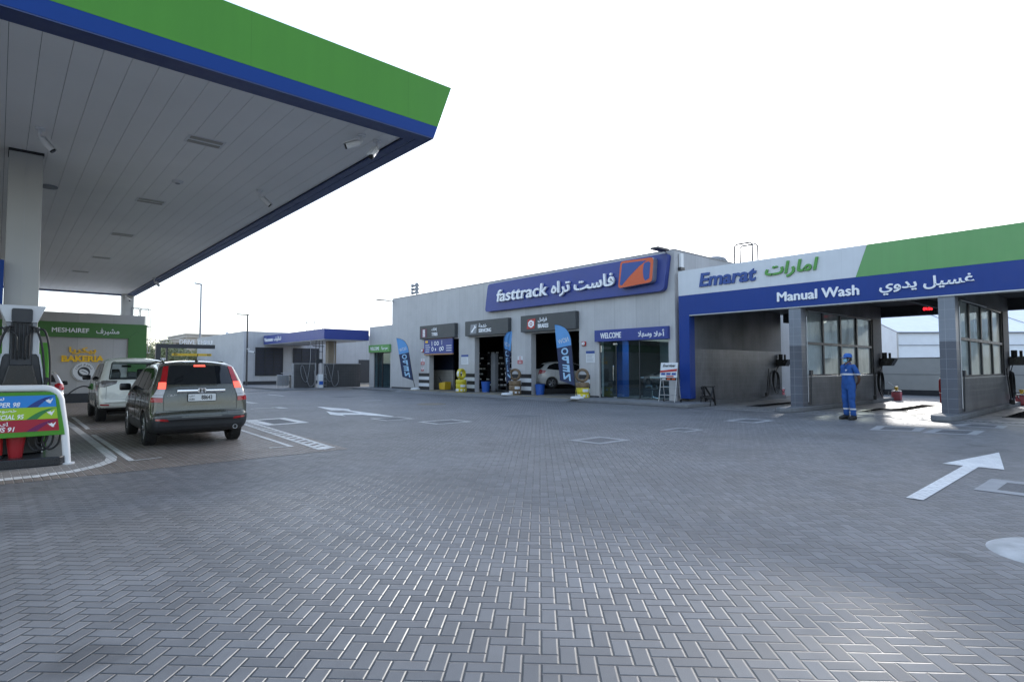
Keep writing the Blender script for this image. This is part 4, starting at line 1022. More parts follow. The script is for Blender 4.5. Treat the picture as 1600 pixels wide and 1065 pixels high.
# ------------------------------------------------------------------ manual wash building
wb = thing('car_wash_building', 'open fronted car wash bays with white, green and blue fascia', 'car wash', (XF, 3, 0))
YL, YR = 13.68, -14.0
fr = FX(XF)
MB().prism([(-YL, 4.57), (-6.90, 4.57), (-6.53, 5.62), (-YL, 5.62)], fr, -.35, 0).build('white_fascia', mt['white_panel'], wb)
MB().prism([(-6.896, 4.57), (-YR, 4.57), (-YR, 5.62), (-6.526, 5.62)], fr, -.35, 0).build('green_fascia', mt['wash_green'], wb)
mb = MB(); mb.box(XF-.003, XF+.40, YR, YL, 3.74, 4.566); mb.build('blue_fascia', mt['blue'], wb)
mb = MB(); mb.box(XF-.003, XF+.40, 13.19, YL, .27, 3.737); mb.build('blue_pilaster', mt['blue'], wb)
mb = MB(); mb.box(XF, XF+.39, YR, 13.18, 3.70, 3.735); mb.build('fascia_underside', mt['steel'], wb)
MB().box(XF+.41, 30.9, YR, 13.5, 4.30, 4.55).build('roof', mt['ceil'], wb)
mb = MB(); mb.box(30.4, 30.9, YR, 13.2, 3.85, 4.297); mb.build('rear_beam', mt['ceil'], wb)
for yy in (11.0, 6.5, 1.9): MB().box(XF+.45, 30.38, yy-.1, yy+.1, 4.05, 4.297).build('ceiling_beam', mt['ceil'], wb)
mb = MB(); mb.box(XF+.41, 30.1, 13.2, 13.5, 2.35, 4.295); mb.build('side_wall', mt['bay_wall'], wb)
mb = MB(); mb.box(XF+.41, 30.1, 13.195, 13.5, 0, 2.348); mb.build('tiled_wall', mt['tile_bay'], wb)
def isl_kerb(y0, y1):
    mb = MB(); pts = [(20.45, y0+.12), (20.30, y0+.25), (20.30, y1-.25), (20.45, y1-.08), (20.8, y1), (31.2, y1), (31.2, y0), (20.9, y0)]
    mb.prism(pts, (Vector((0, 0, 0)), Vector((1, 0, 0)), Vector((0, 1, 0)), Vector((0, 0, 1))), 0.005, .16)
    mb.build('island_kerb', mt['kerb'], wb, bevel=.025)
def partition(yc, w=.42):
    y0, y1 = yc, yc+w
    MB().box(21.55, 21.98, y0, y1, .16, 2.33).build('column', mt['tile_dark'], wb); MB().box(21.55, 21.98, y0, y1, 2.332, 4.29).build('column', mt['tile_mid'], wb)
    a, b = y0+.02, y0+.22
    MB().box(21.985, 30.4, a, b, .16, 1.20).build('low_wall', mt['tile_bay'], wb)
    mb = MB(); mb.box(21.985, 30.4, a-.01, b+.01, 1.203, 1.235); mb.build('sill', mt['steel'], wb)
    MB().box(21.985, 30.4, a, b, 3.70, 4.29).build('header_panel', mt['bay_wall'], wb)
    MB().box(29.25, 30.4, a, b, 1.24, 3.697).build('end_post', mt['ceil'], wb)
    mb = MB()
    xs = [22.02, 23.75, 25.55, 27.40, 29.2]
    for x in xs: mb.box(x-.06, x+.06, a+.04, b-.04, 1.24, 3.697)
    mb.box(22.0, 29.2, a+.035, b-.035, 2.40, 2.49); mb.box(22.0, 29.2, a+.035, b-.035, 1.24, 1.30); mb.box(22.0, 29.2, a+.035, b-.035, 3.63, 3.697)
    wfm = mb.build('window_frame', mt['darkmetal'], wb)
    mb = MB(); mb.box(22.0, 29.2, (a+b)/2-.004, (a+b)/2+.004, 1.29, 3.65); mb.build('pane', mt['bayglass'], wfm)
    mb = MB(); mb.tube([(22.02, y0-.012, .3), (22.02, y0-.012, 3.4), (22.2, y0-.012, 3.62), (26.0, y0-.012, 3.66)], .018); mb.build('conduit', mt['steel'], wb)
    mb = MB(); mb.tube([(22.25, y0-.01, .2), (22.25, y0-.03, 1.35)], .02); mb.box(22.15, 22.35, y0-.07, y0, 1.28, 1.45); mb.build('tap', mt['darkmetal'], wb)
    # hose rail at the far end
    isl_kerb(y0-.17, y1+.12)
partition(8.73); partition(4.24); partition(-.25)
isl_kerb(12.95, 13.45) if False else None
mb = MB(); mb.box(21.95, 30.1, 13.0, 13.193, .005, .16); mb.build('island_kerb', mt['kerb'], wb)
# fascia lettering
frs = FX(XF-.003)
letters('Emarat', frs, -12.68, -10.28, 4.84, 5.40, .0, .06, mt['letters_blue'], wb, bold=.028, shear=.16)
letters('امارات', frs, -9.95, -8.05, 4.84, 5.43, .0, .06, mt['letters_green'], wb, arabic=True, bold=.025, shear=.2)
letters('Manual Wash', frs, -9.52, -6.79, 3.96, 4.31, .0, .05, mt['letters_white'], wb, bold=.028)
letters('غسيل يدوي', frs, -6.2, -3.73, 3.88, 4.36, .0, .05, mt['letters_white'], wb, arabic=True, bold=.02)
# LED clocks on the rear beam
def led(y, txt, lab):
    t = thing('led_clock', lab, 'clock', (30.4, y, 4.08), 'red digit clocks in the wash bays')
    MB().box(30.33, 30.398, y-.22, y+.22, 3.98, 4.21).build('case', mt['black'], t)
    letters(txt, FX(30.33), -y-.17, -y+.17, 4.03, 4.16, 0, .006, mt['led'], t, name='digits', bold=.01)
led(6.93, '09:58', 'red digital clock on beam above the middle wash bay'); led(11.15, '09:58', 'red digital clock in the first wash bay seen through glass')
# floor grates and channel
def grate(x0, x1, y0, y1, lab):
    t = thing('floor_grate', lab, 'grate', ((x0+x1)/2, (y0+y1)/2, 0), 'black floor grates in the wash bays')
    mb = MB(); mb.box(x0, x1, y0, y0+.05, .005, .02); mb.box(x0, x1, y1-.05, y1, .005, .02); mb.box(x0, x0+.05, y0+.05, y1-.05, .005, .02); mb.box(x1-.05, x1, y0+.05, y1-.05, .005, .02); mb.build('rim', mt['darkmetal'], t)
    MB().box(x0+.05, x1-.05, y0+.05, y1-.05, .0048, .009).build('pit', mt['pit'], t)
    mb = MB(); x = x0+.12
    while x < x1-.1: mb.box(x, x+.016, y0+.05, y1-.05, .0095, .018); x += .07
    mb.build('bars', mt['pit'], t)
grate(22.6, 27.8, 10.75, 11.35, 'long black floor grate in the first wash bay')
grate(24.0, 28.6, 6.2, 6.9, 'long black floor grate in the middle wash bay')
grate(22.6, 25.0, 6.95, 7.35, 'short black floor grate beside the long one in middle bay')
grate(23.2, 27.5, 2.9, 3.5, 'black floor grate in the right wash bay')
for y0, y1, lab in ((9.3, 12.9, 'slotted channel drain across the first wash bay mouth'), (4.95, 8.5, 'slotted channel drain across the middle wash bay mouth'), (.2, 4.0, 'slotted channel drain across the right wash bay mouth')):
    t = thing('channel_drain', lab, 'drain', (20.95, (y0+y1)/2, 0), 'channel drains at the bay mouths')
    MB().box(20.88, 21.02, y0, y1, .0045, .008).build('channel', mt['black'], t)
    mb = MB(); y = y0+.03
    while y < y1: mb.box(20.89, 21.01, y, y+.07, .0085, .012); y += .14
    mb.build('cover', mt['frame_conc'], t)

# jerrycans
def jerry(x, y, lab, z=.005, rz=0):
    t = thing('jerrycan', lab, 'jerrycan', (x, y, z), 'pink soap cans with yellow pumps in the bays')
    mb = MB(); mb.box(x-.15, x+.15, y-.19, y+.19, z, z+.40); mb.build('can', mt['pink'], t, bevel=.05, smooth=40)
    mb = MB(); mb.box(x-.14, x+.14, y-.18, y+.18, z+.402, z+.46); mb.build('shoulder', mt['paper'], t, bevel=.025)
    mb = MB(); mb.cyl((x, y, z+.46), (x, y, z+.54), .05); mb.cyl((x, y, z+.54), (x, y, z+.64), .085, .07); mb.build('pump_head', mt['yellowp'], t, smooth=40)
    MB().tube([(x, y, z+.6), (x, y+.18, z+.72), (x-.05, y+.3, z+.85), (x+.15, y+.42, z+.75)], .018).build('hose', mt['paper'], t, smooth=60)
jerry(31.7, 14.0, 'pink jerrycan with yellow pump at the back of first bay')
jerry(31.6, 8.55, 'pink jerrycan with yellow pump behind the attendant')
jerry(31.2, 4.05, 'red jerrycan with yellow pump at the right photo edge')
# wash gear at the far end of each wall: hose tray, coiled hose, lances
def gear(yw, xe, lab, lab2):
    t = thing('hose_tray', lab, 'hose tray', (xe, yw, 1.7), 'black hose trays on the bay walls')
    mb = MB(); mb.prism([(-yw-.02, 1.95), (-yw-.02, 1.62), (-yw+.42, 1.62), (-yw+.60, 1.95)], FX(xe), -.25, .25); mb.build('tray', mt['blackgloss'], t, bevel=.01)
    mb = MB(); mb.cyl((xe, yw-.12, 1.95), (xe, yw-.12, 2.22), .10); mb.cyl((xe, yw-.33, 1.95), (xe, yw-.33, 2.2), .05); mb.build('canister', mt['black'], t)
    t = thing('wash_hose', lab2, 'hose', (xe-.5, yw-.08, .9), 'coiled black hoses on the bay walls')
    mb = MB()
    for q in range(4):
        pts = []
        for k in range(26):
            a = 2*math.pi*k/25; pts.append((xe-.55+(.27+.02*q)*math.cos(a), yw-.05-.03*q, .95+(.46+.03*q)*math.sin(a)-.05*q))
        mb.tube(pts, .017, 6)
    mb.tube([(xe-.4, yw-.06, 1.4), (xe-.1, yw-.1, 1.75), (xe, yw-.1, 1.65)], .018, 6); mb.tube([(xe-.3, yw-.12, .55), (xe+.1, yw-.2, .3), (xe+.35, yw-.15, .45)], .015, 6)
    mb.build('coil', mt['black'], t, smooth=60)
    t = thing('wash_brush', lab2.replace('coiled black hose', 'long brushes and lance').replace('Coiled', 'Long'), 'brush', (xe-1.6, yw-.1, .16), 'long brushes leaning in the bays')
    mb = MB(); mb.tube([(xe-1.9, yw-.25, .2), (xe-1.15, yw-.03, 1.5)], .022, 8); mb.tube([(xe-1.65, yw-.22, .2), (xe-1.0, yw-.03, 1.3)], .02, 8); mb.build('handle', mt['black'], t)
    MB().obox((xe-1.95, yw-.27, .26), (.35, .12, .18), Matrix.Rotation(.3, 3, 'Z')).build('head', mt['black'], t, bevel=.02)
gear(13.18, 29.7, 'black hose tray at the back of the first bay wall', 'coiled black hose hanging in the first bay')
gear(8.72, 30.2, 'black hose tray behind the attendant', 'coiled black hose hanging behind the attendant')
gear(4.23, 30.3, 'black hose tray at the right photo edge', 'coiled black hose on the right partition wall')
t = thing('fire_extinguisher', 'red extinguisher on the back of the right partition column', 'fire extinguisher', (31.0, 6.68, .45), 'red fire extinguishers')
MB().lathe([(.09, 0), (.10, .03), (.10, .52), (.06, .60), (.03, .62)], (31.0, 6.68, .45), n=18).build('cylinder', mt['red'], t, smooth=40)
mb = MB(); mb.cyl((31, 6.68, 1.07), (31, 6.68, 1.13), .03); mb.obox((30.95, 6.68, 1.15), (.2, .03, .03), Matrix.Identity(3)); mb.tube([(30.95, 6.68, 1.1), (30.85, 6.62, 1.0), (30.88, 6.58, .7)], .015); mb.build('valve', mt['black'], t)
mb = MB(); mb.box(31.0, 31.05, 6.60, 6.76, .0, .42); mb.build('stand', mt['red'], t)
# folding step stool
t = thing('step_stool', 'small dark folding step ladder at the first wash bay', 'step ladder', (21.9, 12.6, .0))
mb = MB()
def leg(p, q, r=.035): mb.tube([p, q], r, 6)
for dy in (0, .42):
    leg((21.55, 12.35+dy, .0), (21.9, 12.4+dy, .78)); leg((22.25, 12.5+dy, .0), (21.9, 12.4+dy, .78))
mb.build('legs', mt['black'], t)
mb = MB(); mb.box(21.6, 21.8, 12.36, 12.8, .32, .36); mb.box(21.78, 22.02, 12.38, 12.84, .76, .80); mb.tube([(22.15, 12.5, .25), (22.15, 12.9, .25)], .02); mb.build('step', mt['blackgloss'], t)
t = thing('step_stool', 'low dark folded stool leaning on the first bay kerb', 'step ladder', (22.6, 12.9, 0))
mb = MB(); mb.tube([(22.6, 13.05, .12), (21.95, 12.95, .74)], .04, 6); mb.tube([(22.8, 12.85, .12), (22.1, 12.85, .74)], .04, 6); mb.build('legs', mt['black'], t)
mb = MB(); mb.box(22.2, 22.5, 12.8, 13.05, .34, .38); mb.build('step', mt['blackgloss'], t)
t = thing('roof_ladder', 'thin steel hoops of a roof ladder over the wash roof', 'ladder', (24, 12, 4.55))
mb = MB()
for x in (24.0, 24.5): mb.tube([(x, 12.45, 4.5), (x, 12.45, 6.82), (x, 12.35, 6.9), (x, 11.75, 6.9), (x, 11.65, 6.82), (x, 11.65, 4.5)], .035, 6)
mb.build('hoop', mt['darkmetal'], t, smooth=50)

# ------------------------------------------------------------------ behind the wash
t = thing('boundary_fence', 'grey panel boundary fence behind the wash bays', 'fence', (38, 0, 0))
mb = MB(); mb.box(38, 38.15, -25, 17, .3, 2.05); mb.build('panel', mt['fence'], t)
mb = MB(); mb.box(37.97, 38.18, -25, 17, 0, .298); mb.build('base_strip', mt['charcoal'], t)
mb = MB(); mb.box(37.985, 37.998, -25, 17, 1.15, 1.17); mb.box(37.97, 38.18, -25, 17, 2.052, 2.09); mb.build('rail', mt['kerb'], t)
tn = thing('event_tent', 'large white marquee tent behind the boundary fence', 'tent', (47, 11, 0))
rr_, ff_ = Vector((_r.x, _r.y, 0)), Vector((math.sin(YAW), math.cos(YAW), 0))
C0 = Vector((44.0, 11.78, 0)); EV, RG, WD, LN = 3.82, 6.1, 12.0, 42.0
Zv = Vector((0, 0, 1))
MB().add([C0, C0+ff_*WD, C0+ff_*WD+Zv*EV, C0+ff_*WD/2+Zv*RG, C0+Zv*EV], [(0, 1, 2, 3, 4)]).build('gable', mt['tent'], tn)
e = C0+rr_*LN
mb = MB(); mb.add([C0, C0+Zv*EV, e+Zv*EV, e], [(0, 1, 2, 3)]); mb.build('side_wall', mt['tent'], tn)
mb = MB(); o1 = ff_*-.12; mb.add([C0+Zv*EV+o1, C0+ff_*WD/2+Zv*(RG+.03), e+ff_*WD/2+Zv*(RG+.03), e+Zv*EV+o1, C0+ff_*WD+Zv*EV, e+ff_*WD+Zv*EV], [(0, 1, 2, 3), (1, 4, 5, 2)]); mb.build('roof', mt['tent'], tn)
mb = MB()
for k in range(9): p = C0+rr_*(k*5.0)-ff_*.04; mb.tube([p, p+Zv*EV], .05, 6); mb.tube([p+Zv*EV-ff_*.1, p+ff_*WD/2+Zv*(RG+.06)], .03, 6)
mb.tube([C0+Zv*3.0-ff_*.05, e+Zv*3.0-ff_*.05], .025, 6); mb.tube([C0+Zv*EV-ff_*.13, e+Zv*EV-ff_*.13], .05, 6); mb.build('frame', mt['steel'], tn)

# ------------------------------------------------------------------ warehouse, vacuum bay
wh = thing('warehouse_building', 'grey panelled building with dark louvred openings behind vacuum bay', 'warehouse', (22, 54, 0))
mb = MB(); mb.box(16.25, 34, 54, 54.3, 0, 4.85); mb.build('front_wall', mt['concx'], wh)
mb = MB(); mb.box(16.25, 16.55, 54.3, 70, 0, 4.85); mb.build('side_wall', mt['conc'], wh)
MB().box(16.55, 34, 54.3, 70, 4.4, 4.6).build('roof', mt['kerb'], wh)
MB().box(16.22, 34, 53.96, 53.998, .12, .42).build('plinth', mt['charcoal'], wh)
for x0, x1 in ((17.25, 19.62), (20.62, 22.98)):
    mb = MB()
    for k in range(4): x = x0+(x1-x0)*k/3; mb.box(x-.04, x+.04, 53.93, 53.998, .9, 3.44)
    mb.box(x0, x1, 53.93, 53.998, 3.36, 3.44); mb.box(x0, x1, 53.93, 53.998, .9, .98)
    lv = mb.build('louvre', mt['charcoal'], wh); MB().box(x0, x1, 53.985, 53.997, .93, 3.40).build('backing', mt['navy'], lv)
    mb = MB(); z = .99
    while z < 3.35: mb.box(x0+.045, x1-.045, 53.962, 53.98, z, z+.10); z += .13
    mb.build('slats', mt['charcoal'], lv)
MB().box(27.2, 28.4, 53.9, 53.998, .12, 2.4).build('door', mt['charcoal'], wh)
vc = thing('vacuum_canopy', 'flat blue canopy over the vacuum bay', 'canopy', (19.7, 45, 0))
MB().box(17.9, 21.49, 41, 53.95, 3.70, 4.47).build('fascia', mt['sign_blue'], vc)
MB().box(17.95, 21.45, 41.05, 53.9, 3.66, 3.697).build('soffit', mt['white_panel'], vc)
MB().box(19.2, 19.85, 43.2, 43.7, .12, 3.655).build('column', M('beige_column', (.26, .22, .17), .7), vc)
letters('Vacuum', FX(17.9), -53.7, -51.6, 3.92, 4.26, 0, .04, mt['letters_white'], vc, bold=.03)
letters('تنظيف', FX(17.9), -51.3, -49.6, 3.86, 4.30, 0, .04, mt['letters_white'], vc, arabic=True)
mb = MB()
for x in (17.5, 18.1, 18.7): mb.tube([(x, 46, 4.4), (x, 46, 5.35)], .03)
mb.tube([(17.3, 46, 5.35), (18.9, 46, 5.35)], .03); mb.tube([(17.3, 44, 5.3), (18.9, 44, 5.35)], .03); mb.tube([(18.1, 44, 4.4), (18.1, 44, 5.35)], .03)
t = thing('roof_rail', 'thin steel guard rail on the vacuum canopy roof', 'rail', (18.5, 45, 4.47)); mb2 = MB()
for x in (18.2, 18.8, 19.5): mb2.tube([(x, 45, 4.47), (x, 45, 5.25)], .025)
for y in (45, 46.5): mb2.tube([(18.0, y, 5.25), (19.6, y, 5.25)], .025)
mb2.build('rail', mt['grey'], t)
t = thing('roof_unit', 'flat pale air unit on the vacuum canopy roof', 'air conditioner', (21, 46, 4.47)); MB().box(20.9, 22.3, 47, 48, 4.47, 4.72).build('case', mt['white_panel'], t, bevel=.02); MB().box(21.0, 22.2, 46.98, 46.998, 4.5, 4.68).build('grille', mt['grey'], t)
for x0, x1, lab in ((16.1, 17.62, 'dark tiled screen wall left of the vacuum machine'), (18.36, 21.3, 'dark tiled screen wall right of the vacuum machine')):
    t = thing('screen_wall', lab, 'wall', ((x0+x1)/2, 42, .12), 'low tiled walls in the vacuum bay')
    MB().box(x0, x1, 42, 42.2, .12, 1.88).build('wall', mt['tile_vac'], t); mb = MB(); mb.box(x0-.02, x1+.02, 41.98, 42.22, 1.882, 1.93); mb.box(x0-.1, x0-.003, 41.98, 42.22, .12, 1.88); mb.build('coping', mt['frame_conc'], t)
t = thing('overhead_rack', 'grey overhead frame holding the vacuum hoses', 'frame', (18, 42.1, .12))
mb = MB()
for x in (17.7, 18.28): mb.box(x-.04, x+.04, 42.0, 42.2, .12, 1.95)
mb.build('post', mt['frame_conc'], t)
mb = MB()
for x in (17.75, 18.0, 18.25): mb.tube([(x, 42.1, 1.9), (x, 42.1, 3.6)], .03)
mb.tube([(17.5, 42.1, 3.2), (18.4, 42.1, 3.2)], .03); mb.tube([(17.5, 42.1, 2.8), (18.3, 42.1, 2.8)], .02); mb.box(17.75, 18.25, 42.0, 42.2, 1.95, 2.25); mb.build('overhead', mt['charcoal'], t)
t = thing('vacuum_machine', 'white and blue vacuum machine between the tiled walls', 'vacuum machine', (17.95, 41.6, .12))
MB().box(17.74, 18.06, 41.45, 41.75, .12, 1.12).build('cabinet', mt['paper'], t, bevel=.02); MB().box(17.75, 18.05, 41.44, 41.448, .35, .62).build('panel', mt['bluep'], t)
mb = MB()
for z in (.3, .6, .9, 1.1): mb.box(18.1, 18.32, 41.45, 41.75, z, z+.03)
for x in (18.1, 18.3): mb.tube([(x, 41.46, .12), (x, 41.46, 1.15)], .012)
mb.build('rack', mt['grey'], t)
for x, lab in ((16.9, 'dangling vacuum hose on the left tiled wall'), (18.75, 'dangling vacuum hose on the right tiled wall')):
    t = thing('vacuum_hose', lab, 'hose', (x, 41.93, 1.5), 'vacuum hoses on the tiled walls')
    MB().tube(hose([(x+.35, 41.9, 3.6), (x+.36, 41.92, 2.2), (x+.2, 41.9, 1.0), (x+.05, 41.9, .55), (x-.25, 41.9, .9), (x-.35, 41.9, 1.6), (x-.2, 41.9, 1.75), (x, 41.9, 1.2), (x+.25, 41.9, .35), (x+.5, 41.9, .25), (x+.7, 41.9, .6), (x+.66, 41.9, 1.4)]), .02, 6).build('hose', mt['grey'], t, smooth=60)
t = thing('mat_rack', 'steel rack hung with grey floor mats beside the bin', 'rack', (15.6, 43, .12))
mb = MB()
for x in (15.25, 16.1): mb.tube([(x, 43, .12), (x, 43, 1.05)], .025)
mb.tube([(15.25, 43, 1.05), (16.1, 43, 1.05)], .025); mb.tube([(15.6, 43.2, 1.2), (16.4, 43.2, 1.2)], .02); mb.build('frame', mt['steel'], t)
mb = MB()
for k in range(7): x = 15.3+k*.115; mb.box(x, x+.08, 42.95, 43.05, .3-.05*(k % 2), 1.03)
mb.build('mats', mt['grey'], t)
t = thing('waste_bin', 'dark square bin beside the mat rack', 'bin', (16.5, 43, .12)); MB().box(16.22, 16.78, 42.75, 43.2, .12, .98).build('tub', mt['charcoal'], t, bevel=.03); MB().box(16.19, 16.81, 42.72, 43.23, .984, 1.05).build('lid', mt['black'], t, bevel=.02)
t = thing('wall_cabinet', 'pale cabinet against the side of the louvred building', 'cabinet', (15.9, 57, 0)); MB().box(15.8, 16.2, 56.5, 57.3, .0, 1.6).build('body', mt['white_panel'], t, bevel=.02); MB().box(15.78, 15.798, 56.7, 57.1, 1.2, 1.55).build('panel', mt['charcoal'], t)

# lamp posts
t = thing('lamp_post', 'black lamp post with flat arm before the louvred building', 'street lamp', (15.9, 52, .12))
MB().tube([(15.9, 52, .12), (15.9, 52, 6.15)], [.085, .06], 10).build('pole', mt['darkmetal'], t); MB().box(15.0, 15.98, 51.9, 52.1, 6.08, 6.16).build('lamp_head', mt['darkmetal'], t, bevel=.01)
cctv((15.98, 51.95, 3.25), (.9, -.4, -.2), 'white camera clamped on the black lamp post', 1.5)
t = thing('lamp_post', 'tall pale grey street lamp behind the drive through gantry', 'street lamp', (16.5, 70, 0))
MB().tube([(16.5, 70, 0), (16.5, 70, 10.7)], [.13, .08], 10).build('pole', mt['grey'], t); MB().obox((16.2, 70, 10.78), (.75, .25, .12), Matrix.Rotation(.12, 3, 'Y')).build('lamp_head', mt['grey'], t, bevel=.02)

# far houses
def house(x0, x1, y0, y1, h, lab, wins):
    t = thing('apartment_house', lab, 'house', ((x0+x1)/2, y0, 0), 'beige houses beyond the station')
    MB().box(x0, x1, y0, y1, 0, h).build('wall', mt['beige'], t)
    mb = MB(); mb.box(x0-.25, x1+.25, y0-.25, y0-.003, h-.45, h-.2); mb.box(x0-.25, x0-.003, y0, y1, h-.45, h-.2); mb.box(x0-.15, x1+.15, y0-.15, y1, h, h+.25); mb.build('cornice', mt['beige'], t)
    for wx, wz in wins:
        w_ = MB(); w_.box(wx-.7, wx+.7, y0-.08, y0-.004, wz-.1, wz); f = w_.build('window', mt['white_panel'], t); MB().box(wx-.55, wx+.55, y0-.05, y0-.004, wz+.003, wz+1.5).build('pane', mt['winglass'], f)
    return t
house(23.8, 41, 110, 124, 7.25, 'larger flat roofed beige house behind the gantry', [(26, 1.2), (30, 1.2), (34, 1.2), (26, 4.4), (30, 4.4), (34, 4.4), (38, 4.4)])
house(21.4, 23.7, 108, 118, 6.25, 'narrow lower beige house left of the large one', [(22.5, 4.2), (22.5, 1.2)])
t = thing('compound_wall', 'mauve boundary wall in front of the beige houses', 'wall', (30, 95, 0)); MB().box(8, 46, 95, 95.3, 0, 3.3).build('wall', mt['mauve'], t); mb = MB(); mb.box(8, 46, 94.95, 95.35, 3.302, 3.42); mb.build('coping', mt['kerb'], t)
t = thing('sofa', 'beige roof dishes cluster', 'dish') if False else None
for x, z, lab in ((30.8, 7.5, 'left satellite dish on the beige house roof'), (32.4, 7.5, 'right satellite dish on the beige house roof')):
    t = thing('satellite_dish', lab, 'satellite dish', (x, 112, 7.5), 'dishes on the beige house'); MB().lathe([(.3, .08), (.18, .03), (.001, 0)], (x, 112, 7.8), Matrix.Rotation(R(70), 3, 'X'), 16).build('dish', mt['white_panel'], t, smooth=50); MB().tube([(x, 112, 7.25), (x, 112.1, 7.8)], .03).build('mast', mt['grey'], t)

# ------------------------------------------------------------------ trees
def tree(x, y, h, rad, lab, seed, n=3200):
    rnd = random.Random(seed); t = thing('tree', lab, 'tree', (x, y, 0), 'trees beyond the station')
    mb = MB(); th = h*.35
    mb.tube([(x, y, 0), (x+.1, y, th*.5), (x-.05, y+.05, th), (x, y, h*.6)], [rad*.09, rad*.075, rad*.06, rad*.03], 8)
    cl = []
    for k in range(13):
        a = rnd.uniform(0, 6.28); q = rnd.uniform(.25, .85)*rad; zz = h*rnd.uniform(.42, .92); q *= math.sqrt(max(.15, 1-((zz/h-.6)/.42)**2))
        c = Vector((x+q*math.cos(a), y+q*math.sin(a), zz)); cl.append((c, rad*rnd.uniform(.25, .42)))
        mb.tube([(x, y, th*rnd.uniform(.7, 1.3)), ((x+c.x)/2, (y+c.y)/2, (th+c.z)/2+.1), c], [rad*.035, rad*.022, rad*.008], 5)
    mb.build('trunk', mt['bark'], t)
    mb = MB()
    for k in range(n):
        c, r = rnd.choice(cl); d = Vector((rnd.gauss(0, 1), rnd.gauss(0, 1), rnd.gauss(0, .8))).normalized()*r*rnd.uniform(.35, 1.1)**.6
        p = c+d; s = rnd.uniform(.05, .12)*rad*.42; e1 = Vector((rnd.gauss(0, 1), rnd.gauss(0, 1), rnd.gauss(0, .6))).normalized(); e2 = e1.orthogonal().normalized()
        e2 = (Matrix.Rotation(rnd.uniform(0, 6.28), 3, e1) @ e2)
        mb.add([p-e1*s, p-e2*s*.5, p+e1*s, p+e2*s*.5], [(0, 1, 2, 3)])
    mb.build('crown', mt['leaf'], t)
tree(11.2, 62, 3.9, 2.3, 'green tree just right of the store corner', 1); tree(15.0, 74, 3.9, 2.9, 'green tree behind the middle of the gantry', 2)
tree(17.9, 76, 3.9, 2.3, 'green tree right of the tall lamp', 3); tree(13.0, 70, 3.9, 2.4, 'green tree behind the gantry post', 4); tree(10.0, 66, 4.6, 2.3, 'green tree partly hidden by the store', 5)

# ------------------------------------------------------------------ pump island
t = thing('pump_island', 'raised black stone pump island kerb', 'kerb', (-2, 13, 0))
MB().prism([(-6, 11.9), (.80, 11.86), (.90, 12.0), (.93, 13.1), (.9, 24), (-6, 24)], (Vector((0, 0, 0)), Vector((1, 0, 0)), Vector((0, 1, 0)), Vector((0, 0, 1))), .008, .15).build('kerb', M('black_granite', (.018, .020, .024), .3, var=.2, vscale=20), t, bevel=.015)
pm = thing('fuel_pump', 'grey and white fuel dispenser with black hoses behind the fuel board', 'fuel pump', (.28, 12.9, .15))
fr = FY(12.55)
xc = .29
def sym(pts): return [(xc+a, b) for a, b in pts] + [(xc-a, b) for a, b in reversed(pts)]
MB().prism(sym([(.20, 2.32), (.305, 2.585), (.30, 2.60)]), fr, -.5, 0).build('head', mt['white_panel'], pm, bevel=.025, smooth=40)
MB().prism(sym([(.185, 2.25), (.20, 2.318)]), fr, -.46, -.04).build('head_underside', mt['grey'], pm)
MB().prism([(a, b) for a, b in rrect(xc-.135, xc+.135, 2.32, 2.545, .03)], fr, .001, .03).build('head_screen', mt['charcoal'], pm, bevel=.006)
MB().box(xc-.14, xc+.14, 12.58, 12.95, 1.2, 2.318).build('mast', mt['charcoal'], pm, bevel=.01)
mb = MB()
for k in range(5): x = xc-.10+k*.05; mb.tube([(x, 12.57, 1.72), (x, 12.57, 2.30)], .014, 8)
mb.build('rib', mt['black'], pm)
for s in (-1, 1):
    a, b = sorted((xc+s*.145, xc+s*.235)); MB().box(a, b, 12.62, 12.92, 1.6, 2.25).build('side_panel', mt['white_panel'], pm, bevel=.008)
MB().prism(sym([(.30, .16), (.30, 1.25), (.235, 1.74), (.20, 1.80)]), fr, -.42, -.06).build('cabinet', mt['charcoal'], pm, bevel=.01)
MB().prism(sym([(.245, .16), (.245, 1.2), (.15, 1.62)]), fr, -.06, .04).build('front_panel', mt['blackgloss'], pm, bevel=.015)
for s in (-1, 1):
    mb = MB(); mb.prism([(xc+s*.305, .16), (xc+s*.33, .16), (xc+s*.33, 1.25), (xc+s*.25, 1.80), (xc+s*.225, 1.80), (xc+s*.305, 1.25)], fr, -.40, -.03); mb.build('side_trim', mt['white_panel'], pm)
